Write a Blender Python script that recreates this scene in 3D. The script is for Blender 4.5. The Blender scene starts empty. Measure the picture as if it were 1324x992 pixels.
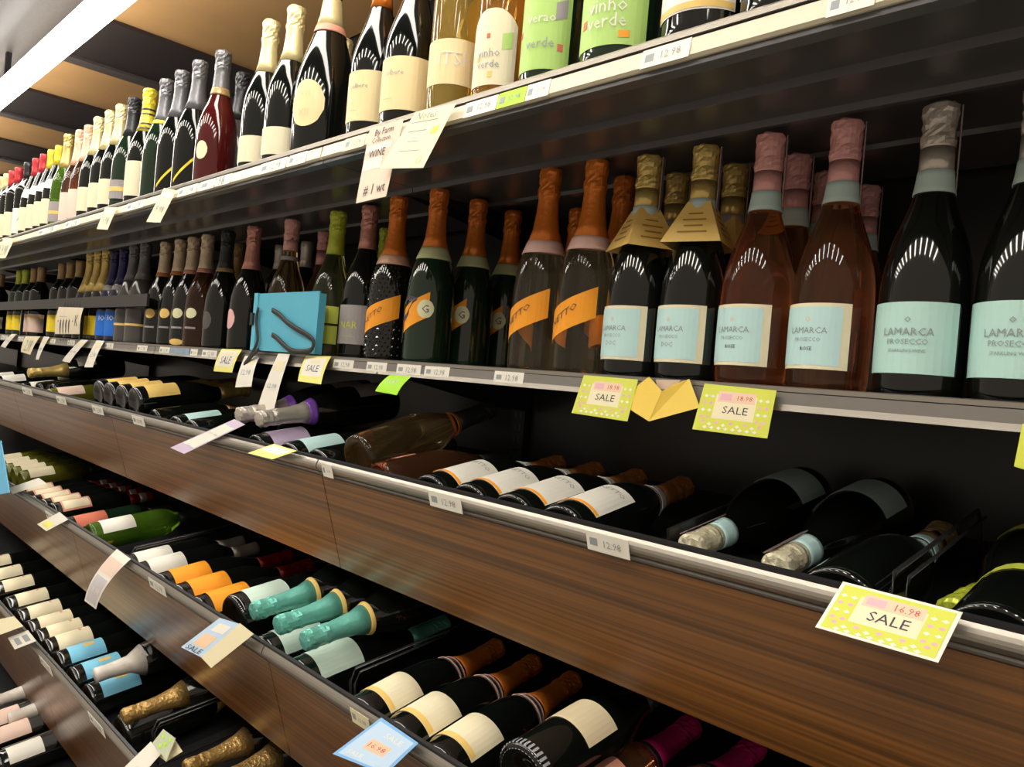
import bpy, bmesh, math, random
from mathutils import Vector, Matrix
random.seed(7)
S = bpy.context.scene
C = S.collection
# ---------------------------------------------------------------- camera
EYE = Vector((0, 0, 1.5))
TH, RO, FPX = math.radians(45.15), math.radians(4.97), 1000.0
Fv = Vector((-math.sin(TH), math.cos(TH), 0))
R0 = Vector((math.cos(TH), math.sin(TH), 0)); U0 = Vector((0, 0, 1))
Rv = R0*math.cos(RO) + U0*math.sin(RO)
Uv = U0*math.cos(RO) - R0*math.sin(RO)
cam_data = bpy.data.cameras.new('camera'); cam = bpy.data.objects.new('camera', cam_data); C.objects.link(cam)
cam_data.sensor_width = 36; cam_data.lens = 36*FPX/1324; cam_data.clip_start = .02; cam_data.clip_end = 60
M = Matrix((Rv, Uv, -Fv)).transposed().to_4x4(); M.translation = EYE
cam.matrix_world = M
S.camera = cam
# ---------------------------------------------------------------- world and exposure
W = bpy.data.worlds.new('world'); S.world = W; W.use_nodes = True
bg = W.node_tree.nodes['Background']; bg.inputs[0].default_value = (1, .86, .7, 1); bg.inputs[1].default_value = .20
S.view_settings.view_transform = 'Standard'; S.view_settings.look = 'None'
S.view_settings.exposure = 1.20; S.view_settings.gamma = 1
S.view_settings.use_curve_mapping = False
TUBE_E, STRIP_E, LONG_E = 8.0, 14.0, 7.0        # brightness of the canopy tube and of the shop's ceiling strips

# ---------------------------------------------------------------- helpers
def ray(x, y): return Fv + Rv*((x-662)/FPX) - Uv*((y-496)/FPX)
def atY(x, y, Y): r = ray(x, y); return EYE + r*(Y/r.y)
def atZ(x, y, z): r = ray(x, y); return EYE + r*((z-EYE.z)/r.z)
def solveX(px, Y, z):
    v = Rv*FPX - Fv*(px-662)
    return -(Y*v.y + (z-EYE.z)*v.z)/v.x
MATS = {}
def mat(name, col, rough=.5, metal=0, trans=0, ior=1.45, coat=0, emit=0, bump=0, bscale=60, var=.06, vscale=25, spec=.5):
    if name in MATS: return MATS[name]
    m = bpy.data.materials.new(name); m.use_nodes = True; nt = m.node_tree; b = nt.nodes['Principled BSDF']
    I = b.inputs
    I['Roughness'].default_value = rough; I['Metallic'].default_value = metal; I['IOR'].default_value = ior
    I['Transmission Weight'].default_value = trans; I['Coat Weight'].default_value = coat; I['Coat Roughness'].default_value = .08
    I['Specular IOR Level'].default_value = spec
    tc = nt.nodes.new('ShaderNodeTexCoord')
    n = nt.nodes.new('ShaderNodeTexNoise'); n.inputs['Scale'].default_value = vscale; nt.links.new(tc.outputs['Object'], n.inputs['Vector'])
    r = nt.nodes.new('ShaderNodeValToRGB')
    r.color_ramp.elements[0].color = tuple(c*(1-var) for c in col)+(1,); r.color_ramp.elements[1].color = tuple(min(1, c*(1+var)) for c in col)+(1,)
    nt.links.new(n.outputs['Fac'], r.inputs['Fac']); nt.links.new(r.outputs['Color'], I['Base Color'])
    if emit:
        I['Emission Color'].default_value = tuple(col)+(1,); I['Emission Strength'].default_value = emit
    if bump:
        n2 = nt.nodes.new('ShaderNodeTexNoise'); n2.inputs['Scale'].default_value = bscale; n2.inputs['Detail'].default_value = 3
        nt.links.new(tc.outputs['Object'], n2.inputs['Vector'])
        bu = nt.nodes.new('ShaderNodeBump'); bu.inputs['Strength'].default_value = bump; bu.inputs['Distance'].default_value = .003
        nt.links.new(n2.outputs['Fac'], bu.inputs['Height']); nt.links.new(bu.outputs['Normal'], I['Normal'])
    MATS[name] = m; return m
def glass(name, col, rough=.02, tr=.98): return mat(name, col, rough, trans=tr, ior=1.36, var=.01)
def dark(name, col): return mat(name, col, .06, coat=.35, var=.1, spec=.5)
def foil(name, col, metal=.35, rough=.30, bump=.25): return mat(name, col, rough, metal=metal, bump=bump, bscale=170, var=.12, vscale=60)
def paper(name, col, var=.03): return mat(name, col, .55, var=var)
def wood():
    m = bpy.data.materials.new('walnut'); m.use_nodes = True; nt = m.node_tree; b = nt.nodes['Principled BSDF']
    tc = nt.nodes.new('ShaderNodeTexCoord'); mp = nt.nodes.new('ShaderNodeMapping'); mp.inputs['Scale'].default_value = (.9, 1, 190)
    nt.links.new(tc.outputs['Object'], mp.inputs['Vector'])
    n = nt.nodes.new('ShaderNodeTexNoise'); n.inputs['Scale'].default_value = 1; n.inputs['Detail'].default_value = 6; n.inputs['Distortion'].default_value = .4
    nt.links.new(mp.outputs['Vector'], n.inputs['Vector'])
    r = nt.nodes.new('ShaderNodeValToRGB'); e = r.color_ramp.elements
    e[0].position = .3; e[0].color = (.070, .027, .006, 1); e[1].position = .72; e[1].color = (.25, .098, .018, 1)
    nt.links.new(n.outputs['Fac'], r.inputs['Fac']); nt.links.new(r.outputs['Color'], b.inputs['Base Color'])
    b.inputs['Roughness'].default_value = .36; b.inputs['Coat Weight'].default_value = .6; b.inputs['Coat Roughness'].default_value = .25
    bu = nt.nodes.new('ShaderNodeBump'); bu.inputs['Strength'].default_value = .12; bu.inputs['Distance'].default_value = .001
    nt.links.new(n.outputs['Fac'], bu.inputs['Height']); nt.links.new(bu.outputs['Normal'], b.inputs['Normal'])
    return m
def me_from(name, verts, faces, m=None, smooth=False):
    me = bpy.data.meshes.new(name); me.from_pydata([tuple(v) for v in verts], [], faces); me.update()
    if m: me.materials.append(m)
    if smooth: me.polygons.foreach_set('use_smooth', [True]*len(me.polygons))
    return me
def link(name, me, parent=None, label=None, cat=None, group=None, kind=None):
    o = bpy.data.objects.new(name, me); C.objects.link(o)
    if parent: o.parent = parent
    if label: o['label'] = label
    if cat: o['category'] = cat
    if group: o['group'] = group
    if kind: o['kind'] = kind
    return o
def thing(name, label, cat, loc=(0, 0, 0), group=None):
    o = bpy.data.objects.new(name, None); C.objects.link(o); o.location = loc; o.empty_display_size = .02
    o['label'] = label; o['category'] = cat
    if group: o['group'] = group
    return o
BF = [(0, 3, 2, 1), (4, 5, 6, 7), (0, 1, 5, 4), (1, 2, 6, 5), (2, 3, 7, 6), (3, 0, 4, 7)]
def box(x0, x1, y0, y1, z0, z1):
    return [(x0, y0, z0), (x1, y0, z0), (x1, y1, z0), (x0, y1, z0), (x0, y0, z1), (x1, y0, z1), (x1, y1, z1), (x0, y1, z1)]
def box_me(b, m): return me_from('box', box(*b), BF, m)
def extrude_x(prof, x0, x1, m, smooth=False):          # closed (y,z) profile, swept along x
    n = len(prof); v = [(x0, y, z) for y, z in prof] + [(x1, y, z) for y, z in prof]
    f = [(i, (i+1) % n, n+(i+1) % n, n+i) for i in range(n)] + [tuple(range(n-1, -1, -1)), tuple(range(n, 2*n))]
    me = me_from('bar', v, f, m); bm = bmesh.new(); bm.from_mesh(me); bmesh.ops.recalc_face_normals(bm, faces=bm.faces); bm.to_mesh(me); bm.free()
    return me
def lathe(prof, m, seg=28, smooth=True):
    v = []; f = []; idx = []
    for r, z in prof:
        if r < 1e-6: idx.append([len(v)]*seg); v.append((0, 0, z))
        else:
            idx.append(list(range(len(v), len(v)+seg)))
            v += [(r*math.sin(2*math.pi*k/seg), -r*math.cos(2*math.pi*k/seg), z) for k in range(seg)]
    for a, b in zip(idx, idx[1:]):
        for k in range(seg):
            q = [a[k], a[(k+1) % seg], b[(k+1) % seg], b[k]]; u = []
            for i in q:
                if i not in u: u.append(i)
            if len(u) > 2: f.append(tuple(u))
    return me_from('lathe', v, f, m, smooth)
def smoothprof(pts, n=4):                              # Catmull-Rom through the points, r clamped
    out = []
    for i in range(len(pts)-1):
        p0 = pts[max(0, i-1)]; p1 = pts[i]; p2 = pts[i+1]; p3 = pts[min(len(pts)-1, i+2)]
        for k in range(n):
            t = k/n
            c = [.5*((2*p1[j])+(-p0[j]+p2[j])*t+(2*p0[j]-5*p1[j]+4*p2[j]-p3[j])*t*t+(-p0[j]+3*p1[j]-3*p2[j]+p3[j])*t**3) for j in (0, 1)]
            out.append((max(0, c[0]), c[1]))
    out.append(pts[-1]); return out
SH = {}
def shape(name, base, upper): SH[name] = base + smoothprof(upper)
shape('prosecco', [(0, .006), (.026, .004), (.036, 0), (.0395, 0), (.0422, .003)], [(.0432, .010), (.0436, .03), (.0438, .07), (.0434, .105), (.0412, .135), (.0345, .165), (.0255, .19), (.0190, .212), (.0160, .235), (.0148, .27), (.0148, .300)])
shape('champagne', [(0, .012), (.022, .006), (.034, 0), (.0390, 0), (.0416, .003)], [(.0425, .010), (.0428, .05), (.0428, .110), (.0418, .135), (.0385, .160), (.0300, .188), (.0220, .210), (.0170, .232), (.0150, .265), (.0148, .308)])
shape('magnum', [(0, .012), (.03, .006), (.044, 0), (.0500, 0), (.0535, .004)], [(.0555, .014), (.0560, .06), (.0555, .120), (.0530, .150), (.0460, .185), (.0350, .222), (.0250, .255), (.0185, .285), (.0165, .320), (.0162, .355)])
shape('wine', [(0, .012), (.02, .006), (.031, 0), (.0355, 0), (.0375, .003)], [(.0380, .010), (.0382, .05), (.0382, .150), (.0378, .178), (.0345, .196), (.0240, .214), (.0165, .230), (.0145, .250), (.0143, .292)])
shape('burgundy', [(0, .012), (.02, .006), (.034, 0), (.0395, 0), (.0415, .003)], [(.0422, .010), (.0424, .05), (.0424, .115), (.0410, .140), (.0350, .168), (.0250, .200), (.0175, .228), (.0148, .252), (.0145, .290)])
shape('stout', [(0, .012), (.02, .006), (.036, 0), (.0425, 0), (.0460, .004)], [(.0470, .012), (.0472, .05), (.0472, .150), (.0462, .175), (.0400, .205), (.0270, .235), (.0180, .255), (.0155, .275), (.0150, .300)])
def rad(shp, h):
    P = SH[shp]
    for (r0, z0), (r1, z1) in zip(P[4:], P[5:]):
        if z0 <= h <= z1 and z1 > z0: return r0+(r1-r0)*(h-z0)/(z1-z0)
    return P[-1][0]
def topz(shp): return SH[shp][-1][1]
def patch(shp, h0, h1, a0, a1, m, slant=0, eps=.0005, nu=14, nv=3, th=.0003, shape_fn=None):
    # wrapped sheet with thickness, following the bottle; slant lifts the right edge
    v = []; f = []
    for s in (0, 1):
        for j in range(nv+1):
            for i in range(nu+1):
                u = i/nu; w = j/nv
                if shape_fn: u2, w2 = shape_fn(u, w)
                else: u2, w2 = u, w
                a = math.radians(a0+(a1-a0)*u2); h = h0+(h1-h0)*w2+slant*(u2-.5)
                r = rad(shp, h)+eps+s*th
                v.append((r*math.sin(a), -r*math.cos(a), h))
    N = (nu+1)*(nv+1); g = lambda s, i, j: s*N+j*(nu+1)+i
    for j in range(nv):
        for i in range(nu):
            f.append((g(1, i, j), g(1, i+1, j), g(1, i+1, j+1), g(1, i, j+1)))
            f.append((g(0, i, j), g(0, i, j+1), g(0, i+1, j+1), g(0, i+1, j)))
    for i in range(nu):
        f.append((g(0, i, 0), g(0, i+1, 0), g(1, i+1, 0), g(1, i, 0))); f.append((g(1, i, nv), g(1, i+1, nv), g(0, i+1, nv), g(0, i, nv)))
    for j in range(nv):
        f.append((g(1, 0, j), g(1, 0, j+1), g(0, 0, j+1), g(0, 0, j))); f.append((g(0, nu, j), g(0, nu, j+1), g(1, nu, j+1), g(1, nu, j)))
    return me_from('sheet', v, f, m, False)
def oval(u, w):                                        # square -> disc map for round seals
    x = 2*u-1; y = 2*w-1
    return .5+.5*x*math.sqrt(1-y*y/2), .5+.5*y*math.sqrt(1-x*x/2)
def arch(u, w):
    return u, w*(1-.22*abs(2*u-1)**2.5)
TXT = {}
def text2d(s):                                         # flat lettering: width normalised to 1, centred
    if s in TXT: return TXT[s]
    cu = bpy.data.curves.new('t', 'FONT'); cu.body = s; cu.resolution_u = 1; cu.align_x = 'CENTER'; cu.align_y = 'CENTER'
    o = bpy.data.objects.new('t', cu); me = bpy.data.meshes.new_from_object(o)
    v = [tuple(p.co) for p in me.vertices]; f = [tuple(p.vertices) for p in me.polygons]
    bpy.data.objects.remove(o); bpy.data.curves.remove(cu); bpy.data.meshes.remove(me)
    xs = [p[0] for p in v]; ys = [p[1] for p in v]; w = max(xs)-min(xs); cx = (max(xs)+min(xs))/2; cy = (max(ys)+min(ys))/2
    TXT[s] = ([((x-cx)/w, (y-cy)/w) for x, y, z in v], f, (max(ys)-min(ys))/w)
    return TXT[s]
def wrap_text(shp, s, hc, ac, width, m, eps=.0018, slope=0, vs=1.0):
    v2, f, asp = text2d(s); v = []
    r = rad(shp, hc)+eps
    for x, y in v2:
        h = hc+y*width*vs+x*width*slope; a = math.radians(ac)+x*width/r; rr = rad(shp, h)+eps
        v.append((rr*math.sin(a), -rr*math.cos(a), h))
    return me_from('lettering', v, f, m)

# ---------------------------------------------------------------- materials
WOOD = wood()
STEEL = mat('rail metal', (.34, .31, .27), .34, metal=.75, var=.05, bump=.03, bscale=300)
BLACKM = mat('black enamel', (.012, .012, .014), .38, var=.1)
UNDERM = mat('shelf underside', (.085, .082, .085), .28, var=.1)
WALLM = mat('black back panel', (.014, .013, .013), .34, var=.1)
CHAN = mat('ticket channel', (.72, .66, .50), .35, var=.04)
CHAN2 = mat('grey ticket channel', (.20, .185, .17), .3, var=.06)
WIRE = mat('black wire', (.02, .02, .02), .25, spec=.7)
WHITE = paper('white paper', (.80, .77, .68)); CREAM = paper('cream paper', (.80, .72, .48)); INK = paper('ink', (.05, .045, .06))
GREY_INK = paper('grey ink', (.30, .33, .34)); YGREEN = paper('yellow green print', (.62, .66, .07)); PINKP = paper('pink print', (.75, .42, .47))
LILAC = paper('lilac paper', (.60, .50, .66)); LIME = paper('lime paper', (.42, .85, .03)); BLUEP = paper('sky blue print', (.22, .46, .80)); PALEB = paper('pale blue print', (.50, .66, .84))
GOLDP = paper('gold paper', (.80, .56, .08)); RED = paper('red paper', (.55, .10, .06)); LEMON = paper('lemon paper', (.85, .80, .22)); PEACH = paper('peach paper', (.85, .58, .38))
G = dict(black=dark('near black glass', (.004, .005, .004)), green=dark('dark green glass', (.008, .022, .010)), red=dark('red wine glass', (.07, .006, .006)),
         brown=dark('brown glass', (.030, .012, .005)), grey=dark('smoky grey glass', (.07, .065, .062)), blue=dark('dark blue glass', (.008, .010, .045)),
         rose=glass('rose wine glass', (.95, .42, .20), .02, .975), amber=glass('amber wine glass', (.90, .62, .28)), clear=glass('pale wine glass', (.92, .74, .50)),
         lime=glass('pale green glass', (.66, .80, .40)), gold=glass('golden wine glass', (.95, .68, .16), .02, .86), bright=glass('bright green glass', (.30, .62, .05), .02, .86),
         orange=glass('orange wine glass', (.98, .48, .08), .02, .86), olive=dark('olive glass', (.10, .10, .010)))
Fo = dict(orange=foil('orange foil', (.72, .20, .025)), gold=foil('gold foil', (.68, .50, .16), .5), cream=foil('champagne foil', (.66, .52, .36), .3), rose=foil('rose foil', (.66, .30, .24), .4),
          pink=foil('pink foil', (.74, .36, .34), .1), silver=foil('silver foil', (.56, .50, .44), .5), black=foil('black foil', (.030, .032, .036), .2, .3), grey=foil('grey foil', (.16, .16, .17), .3),
          yellow=foil('yellow foil', (.75, .62, .05), .1), red=foil('red foil', (.55, .04, .05), .1), lime=foil('lime foil', (.50, .58, .05), .2), teal=foil('teal foil', (.16, .52, .44), .3),
          white=foil('white foil', (.68, .64, .58), .05), navy=foil('navy foil', (.02, .02, .10), .2), tan=foil('tan foil', (.42, .27, .12), .2), purple=foil('purple foil', (.22, .08, .50), .2),
          magenta=foil('magenta foil', (.62, .02, .18), .2), copper=foil('copper foil', (.52, .19, .05), .25), peachf=foil('peach foil', (.82, .50, .34), .1), brass=foil('brass foil', (.48, .30, .10), .6, .28, .8),
          lightgold=foil('light gold foil', (.78, .66, .34), .3), ivory=foil('ivory foil', (.76, .70, .50), .2, .4, 1.0), dred=foil('dark red foil', (.25, .012, .008), .2), blu=foil('blue foil', (.03, .07, .30), .2))
P = dict(aqua=paper('aqua label', (.48, .74, .69)), cyan=paper('cyan label', (.52, .76, .76)), cream=paper('cream label', (.82, .74, .52)), white=paper('white label', (.82, .80, .72)), ecru=paper('ecru label', (.80, .68, .45)),
         orange=paper('orange label', (.95, .36, .015)), pale=paper('pale aqua band', (.50, .64, .62)), pink=paper('pink label', (.80, .46, .46)), yellow=paper('yellow label', (.90, .68, .03)), blue=paper('cobalt label', (.015, .16, .68)),
         grey=paper('grey label', (.34, .31, .31)), lime=paper('lime label', (.55, .62, .08)), leaf=paper('leaf green label', (.45, .68, .18)), sky=paper('sky label', (.20, .56, .78)), mint=paper('mint label', (.62, .78, .68)),
         green=paper('pale green collar', (.56, .60, .33)), rosec=paper('pale pink collar', (.80, .52, .46)), gold=paper('gold label', (.84, .57, .17)), seal=paper('ivory seal', (.80, .78, .50)), buff=paper('buff label', (.86, .70, .38)),
         lilac=paper('lilac label', (.60, .48, .68)), navy=paper('navy print', (.03, .05, .32)), red=paper('brick label', (.62, .16, .09)), terra=paper('salmon label', (.72, .32, .22)), pinkg=paper('pale rose label', (.85, .62, .52)), dgrey=paper('dark grey label', (.09, .085, .08)))
GP = paper('bottle gold print', (.55, .42, .16))
PLAS = mat('clear plastic strip', (.55, .42, .40), .2, trans=.5, ior=1.2)
GROOVE = mat('ridged glass foot', (.30, .31, .33), .12, coat=.5)

# ---------------------------------------------------------------- bottle kinds
CACHE = {}
def cap_mesh(shp, style, h0, m):
    T = topz(shp); r0 = rad(shp, h0)+.0009
    if style == 's':                                   # wired cork under foil
        L = T-h0
        pts = [(r0, h0), (rad(shp, h0+.2*L)+.0011, h0+.2*L), (rad(shp, h0+.45*L)+.0014, h0+.45*L), (.0160, T-.043), (.0166, T-.038), (.0172, T-.034), (.0171, T-.030), (.0166, T-.026), (.0162, T-.022), (.0164, T-.017), (.0170, T-.011), (.0176, T-.005), (.0177, T-.001), (.0170, T+.004), (.0140, T+.0065), (0, T+.0075)]
    else:
        pts = [(r0, h0), (rad(shp, h0+.3*(T-h0))+.0008, h0+.3*(T-h0)), (.0158, T-.020), (.0166, T-.017), (.0166, T-.002), (.0155, T+.0015), (0, T+.002)]
    pr = [(r0-.0012, h0)] + pts
    me = lathe(pr, m, 20)
    if style == 's':
        for p in me.polygons:
            if p.center.z > T-.037: p.use_smooth = False
    if style == 's':                                   # crumple the foil round the cage
        rnd = random.Random(len(m.name)*7+3)
        for v in me.vertices:
            if v.co.z > T-.036 and (v.co.x**2+v.co.y**2) > 1e-6:
                k = 1+rnd.uniform(-.075, .05); v.co.x *= k; v.co.y *= k; v.co.z += rnd.uniform(-.0009, .0009)
    return me
def band_mesh(shp, h0, h1, m, t=.0016):
    n = 4
    hs = [h0+(h1-h0)*i/n for i in range(n+1)]
    pr = [(rad(shp, h0)+.0006, h0)]+[(rad(shp, h)+t, h) for h in hs]+[(rad(shp, h1)+.0006, h1)]
    return lathe(pr, m, 24)
def build_kind(d):
    shp = d['sh']; parts = []
    parts.append(('body', lathe(SH[shp], G[d['gl']], 32), None, -1))
    st, h0, fm = d['cap']; parts.append(('foil_capsule', cap_mesh(shp, st, h0, Fo[fm]), None, -1))
    for h0, h1, mk in d.get('bands', []): parts.append(('neck_band', band_mesh(shp, h0, h1, P.get(mk) or Fo[mk]), None, -1))
    for L in d.get('labs', []):
        fn = {'oval': oval, 'arch': arch}.get(L.get('fn'))
        parts.append((L.get('name', 'label'), patch(shp, L['h'][0], L['h'][1], L['a'][0], L['a'][1], P[L['m']], L.get('slant', 0), shape_fn=fn, eps=L.get('eps', .0005)), None, -1))
        pi = len(parts)-1
        for q in L.get('ins', []):
            parts.append(('printed_panel', patch(shp, q[0], q[1], q[2], q[3], P[q[4]], q[5] if len(q) > 5 else 0, eps=.0009), None, pi))
        for q in L.get('txt', []):                     # (string, h, angle, width, material, slope)
            parts.append(('lettering', wrap_text(shp, q[0], q[1], q[2], q[3], q[4], slope=q[5] if len(q) > 5 else 0, vs=q[6] if len(q) > 6 else 1), None, pi))
    if d.get('foot'): parts.append(('ridged_foot', foot_mesh(shp), None, -1))
    if d.get('hanger'):
        hm = P['gold']; v = []; f = []
        for (r, z) in ((.0205, .232), (.0545, .176)):
            for s in (0, .0005):
                for k in range(4):
                    a = math.radians(d['hanger']+90*k); v.append(((r+s)*math.sin(a)*1.0, -(r+s)*math.cos(a), z))
        for k in range(4):
            n = (k+1) % 4
            f += [(k, n, 8+n, 8+k), (4+n, 4+k, 12+k, 12+n), (8+k, 8+n, 12+n, 12+k), (n, k, 4+k, 4+n)]
        parts.append(('paper_neck_hanger', me_from('hanger', v, f, hm), 'gold paper neck hanger', -1))
        v2 = []; f2 = []; hi = len(parts)-1             # fine printed lines on each face
        for k in range(4):
            for q in range(4):
                t0 = .30+.15*q; t1 = t0+.035
                def hp(t, w):
                    r = .0205+(.0545-.0205)*t; z = .232-.056*t; a0 = math.radians(d['hanger']+90*k); a1 = a0+math.pi/2
                    x = r*(math.sin(a0)*(1-w)+math.sin(a1)*w); y = -r*(math.cos(a0)*(1-w)+math.cos(a1)*w); l = math.hypot(x, y)
                    return (x+x/l*.0012, y+y/l*.0012, z+.0006)
                b = len(v2); ww = .22 if q % 2 else .3
                v2 += [hp(t0, ww), hp(t0, 1-ww), hp(t1, 1-ww), hp(t1, ww)]; f2.append((b+3, b+2, b+1, b))
        parts.append(('printed_lines', me_from('lines', v2, f2, mat('hanger print', (.40, .22, .04), .5)), None, hi))
    if d.get('strip'):
        T = topz(shp); a = math.radians(d['strip']); v = box(.0185, .0198, -.0055, .0055, T-.085, T+.004)
        v = [(x*math.cos(a)-y*math.sin(a), x*math.sin(a)+y*math.cos(a), z) for x, y, z in v]
        parts.append(('plastic_strip', me_from('strip', v, BF, PLAS), 'clear pinkish plastic strip on the capsule', -1))
    return parts
def foot_mesh(shp):
    v = []; f = []; n = 40
    for k in range(n):
        a0 = 2*math.pi*k/n; a1 = a0+math.pi/n*1.0
        r = rad(shp, .012)
        b = len(v)
        for a in (a0, a1):
            for rr, z in ((r-.0065, -.0004), (r+.0006, .004), (r+.0006, .013)):
                v.append((rr*math.sin(a), -rr*math.cos(a), z))
        f += [(b, b+3, b+4, b+1), (b+1, b+4, b+5, b+2)]
    return me_from('ridges', v, f, GROOVE)
KIND = {}
def K(name, **d): KIND[name] = d
REG = []
def place(kind, mtx, name, label, cat='bottle', group=None):
    d = KIND[kind]
    if kind not in CACHE: CACHE[kind] = build_kind(d)
    root = thing(name, label, cat, group=group); root.matrix_world = mtx
    obs = []
    for nm, me, lb, pi in CACHE[kind]:
        obs.append(link(nm, me, root if pi < 0 else obs[pi], lb))
    return root
# ---------------------------------------------------------------- shelving structure
X0, X1 = -6.2, .75
EZ = EYE.z
BACK = 1.19
SZ1, SZ2 = EZ+.376, EZ+.023               # deck heights of the two standing shelves
SY1, SY2 = .66, .81                       # front lips
TILT = math.radians(18); CT, ST = math.cos(TILT), math.sin(TILT)
PV = Vector((0, ST, -CT)); PN = Vector((0, CT, ST))      # down the leaning front board, and its inward normal
TD = math.radians(9.5); CD, SD = math.cos(TD), math.sin(TD)
DV = Vector((0, CD, SD)); NV = Vector((0, -SD, CD))      # up the sloping deck, deck normal
BIN = {3: (.70, EZ-.152, .205), 4: (.63, EZ-.456, .214), 5: (.56, EZ-.745, .33), 6: (.50, EZ-1.07, .22)}
DK = {3: .084, 4: .110, 5: .090, 6: .084}
SEAMS = [-.08-1.07*i for i in range(6)]
link('floor', box_me((X0, 2, -2.6, 1.4, -.05, 0), mat('floor', (.20, .18, .15), .25, vscale=3)), kind='structure')
# back wall of tall panels with a slotted post at each joint
wb = link('wall_back', box_me((X0, X1, BACK+.006, BACK+.05, 0, EZ+1.2), BLACKM), kind='structure')
xs = [X0]+sorted(SEAMS)+[X1]
for a, b in zip(xs, xs[1:]):
    for z0, z1 in ((.05, SZ2-.02), (SZ2+.0, SZ1-.03), (SZ1, EZ+.80)):
        if b-a > .05: link('panel', box_me((a+.022, b-.022, BACK, BACK+.006, z0, z1), WALLM), wb)
slot_m = mat('slot shadow metal', (.10, .10, .10), .3, metal=.6)  # plain grey metal for the slot marks, lighter than the black posts
for x in SEAMS:
    post = link('slotted_post', box_me((x-.018, x+.018, BACK-.018, BACK+.006, 0, EZ+.80), BLACKM), wb)
sl_me = box_me((-.002, .002, -.0008, 0, -.006, .006), slot_m)
def slots(x):
    v = []; f = []
    for i in range(26):
        z = EZ-.28+i*.026
        for dx in (-.007, .007):
            b = len(v); v += box(x+dx-.0015, x+dx+.0015, BACK-.0190, BACK-.0182, z, z+.013); f += [tuple(b+q for q in ff) for ff in BF]
    return me_from('slots', v, f, slot_m)
for x in SEAMS[:3]:
    s = link('slot_row', slots(x), wb, kind='stuff')
# --- top shelf
def sec_ranges(): return [(a, b) for a, b in zip([X0]+sorted(SEAMS), sorted(SEAMS)+[X1])]
ts = thing('display_shelf', 'long upper black metal shelf under the canopy lamp, with cream ticket rail', 'shelf', (0, SY1, SZ1))
def sub(name, me, parent, label=None, kind=None):
    o = link(name, me, parent, label, kind=kind); o.matrix_parent_inverse = Matrix.Translation(-parent.location); return o
sub('deck', extrude_x([(SY1, SZ1-.012), (SY1, SZ1-.001), (SY1+.003, SZ1-.001), (SY1+.004, SZ1-.004), (BACK, SZ1-.004), (BACK, SZ1-.012)], X0, X1, BLACKM), ts)
sub('front_lip', extrude_x([(SY1-.004, SZ1-.010), (SY1-.004, SZ1-.004), (SY1-.001, SZ1-.001), (SY1+.002, SZ1-.001), (SY1+.002, SZ1-.010)], X0, X1, STEEL), ts)
for a, b in sec_ranges():
    sub('ticket_channel', extrude_x([(SY1-.006, SZ1-.031), (SY1-.003, SZ1-.013), (SY1, SZ1-.013), (SY1, SZ1-.034), (SY1-.003, SZ1-.034)], a+.002, b-.002, CHAN), ts)
    # folded metal under the deck
    sub('underside_tray', extrude_x([(SY1, SZ1-.012), (SY1, SZ1-.040), (SY1+.012, SZ1-.043), (SY1+.016, SZ1-.036), (SY1+.090, SZ1-.036), (SY1+.092, SZ1-.045), (SY1+.100, SZ1-.045), (SY1+.102, SZ1-.036),
        (SY1+.185, SZ1-.036), (SY1+.187, SZ1-.044), (SY1+.195, SZ1-.044), (SY1+.197, SZ1-.036), (SY1+.330, SZ1-.036), (SY1+.332, SZ1-.042), (SY1+.345, SZ1-.042), (SY1+.347, SZ1-.030), (BACK-.02, SZ1-.030), (BACK-.02, SZ1-.012)], a+.001, b-.001, UNDERM), ts)
for x in SEAMS:
    for s in (-.024, .024):
        sub('bracket', extrude_x([(BACK-.02, SZ1-.032), (BACK-.02, SZ1-.09), (BACK-.06, SZ1-.085), (SY1+.20, SZ1-.048), (SY1+.20, SZ1-.046)], x+s-.0015, x+s+.0015, BLACKM), ts)
# --- middle shelf
ms = thing('display_shelf', 'long middle black metal shelf at eye level with grey ticket rail', 'shelf', (0, SY2, SZ2))
sub('deck', extrude_x([(SY2, SZ2-.012), (SY2, SZ2-.001), (SY2+.003, SZ2-.001), (SY2+.004, SZ2-.003), (BACK, SZ2-.003), (BACK, SZ2-.020), (SY2+.01, SZ2-.020)], X0, X1, BLACKM), ms)
sub('front_lip', extrude_x([(SY2-.003, SZ2-.006), (SY2-.003, SZ2-.001), (SY2+.003, SZ2), (SY2+.003, SZ2-.006)], X0, X1, STEEL), ms)
for a, b in sec_ranges():
    sub('ticket_channel', extrude_x([(SY2-.004, SZ2-.020), (SY2-.003, SZ2-.007), (SY2, SZ2-.007), (SY2, SZ2-.022)], a+.002, b-.002, CHAN2), ms)
    sub('lower_trim', extrude_x([(SY2-.008, SZ2-.027), (SY2-.004, SZ2-.020), (SY2+.004, SZ2-.020), (SY2+.004, SZ2-.027)], a+.002, b-.002, STEEL), ms)
for x in SEAMS:
    for s in (-.024, .024):
        sub('bracket', extrude_x([(BACK-.02, SZ2-.021), (BACK-.02, SZ2-.08), (BACK-.06, SZ2-.075), (SY2+.06, SZ2-.030), (SY2+.06, SZ2-.021)], x+s-.0015, x+s+.0015, BLACKM), ms)
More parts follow.
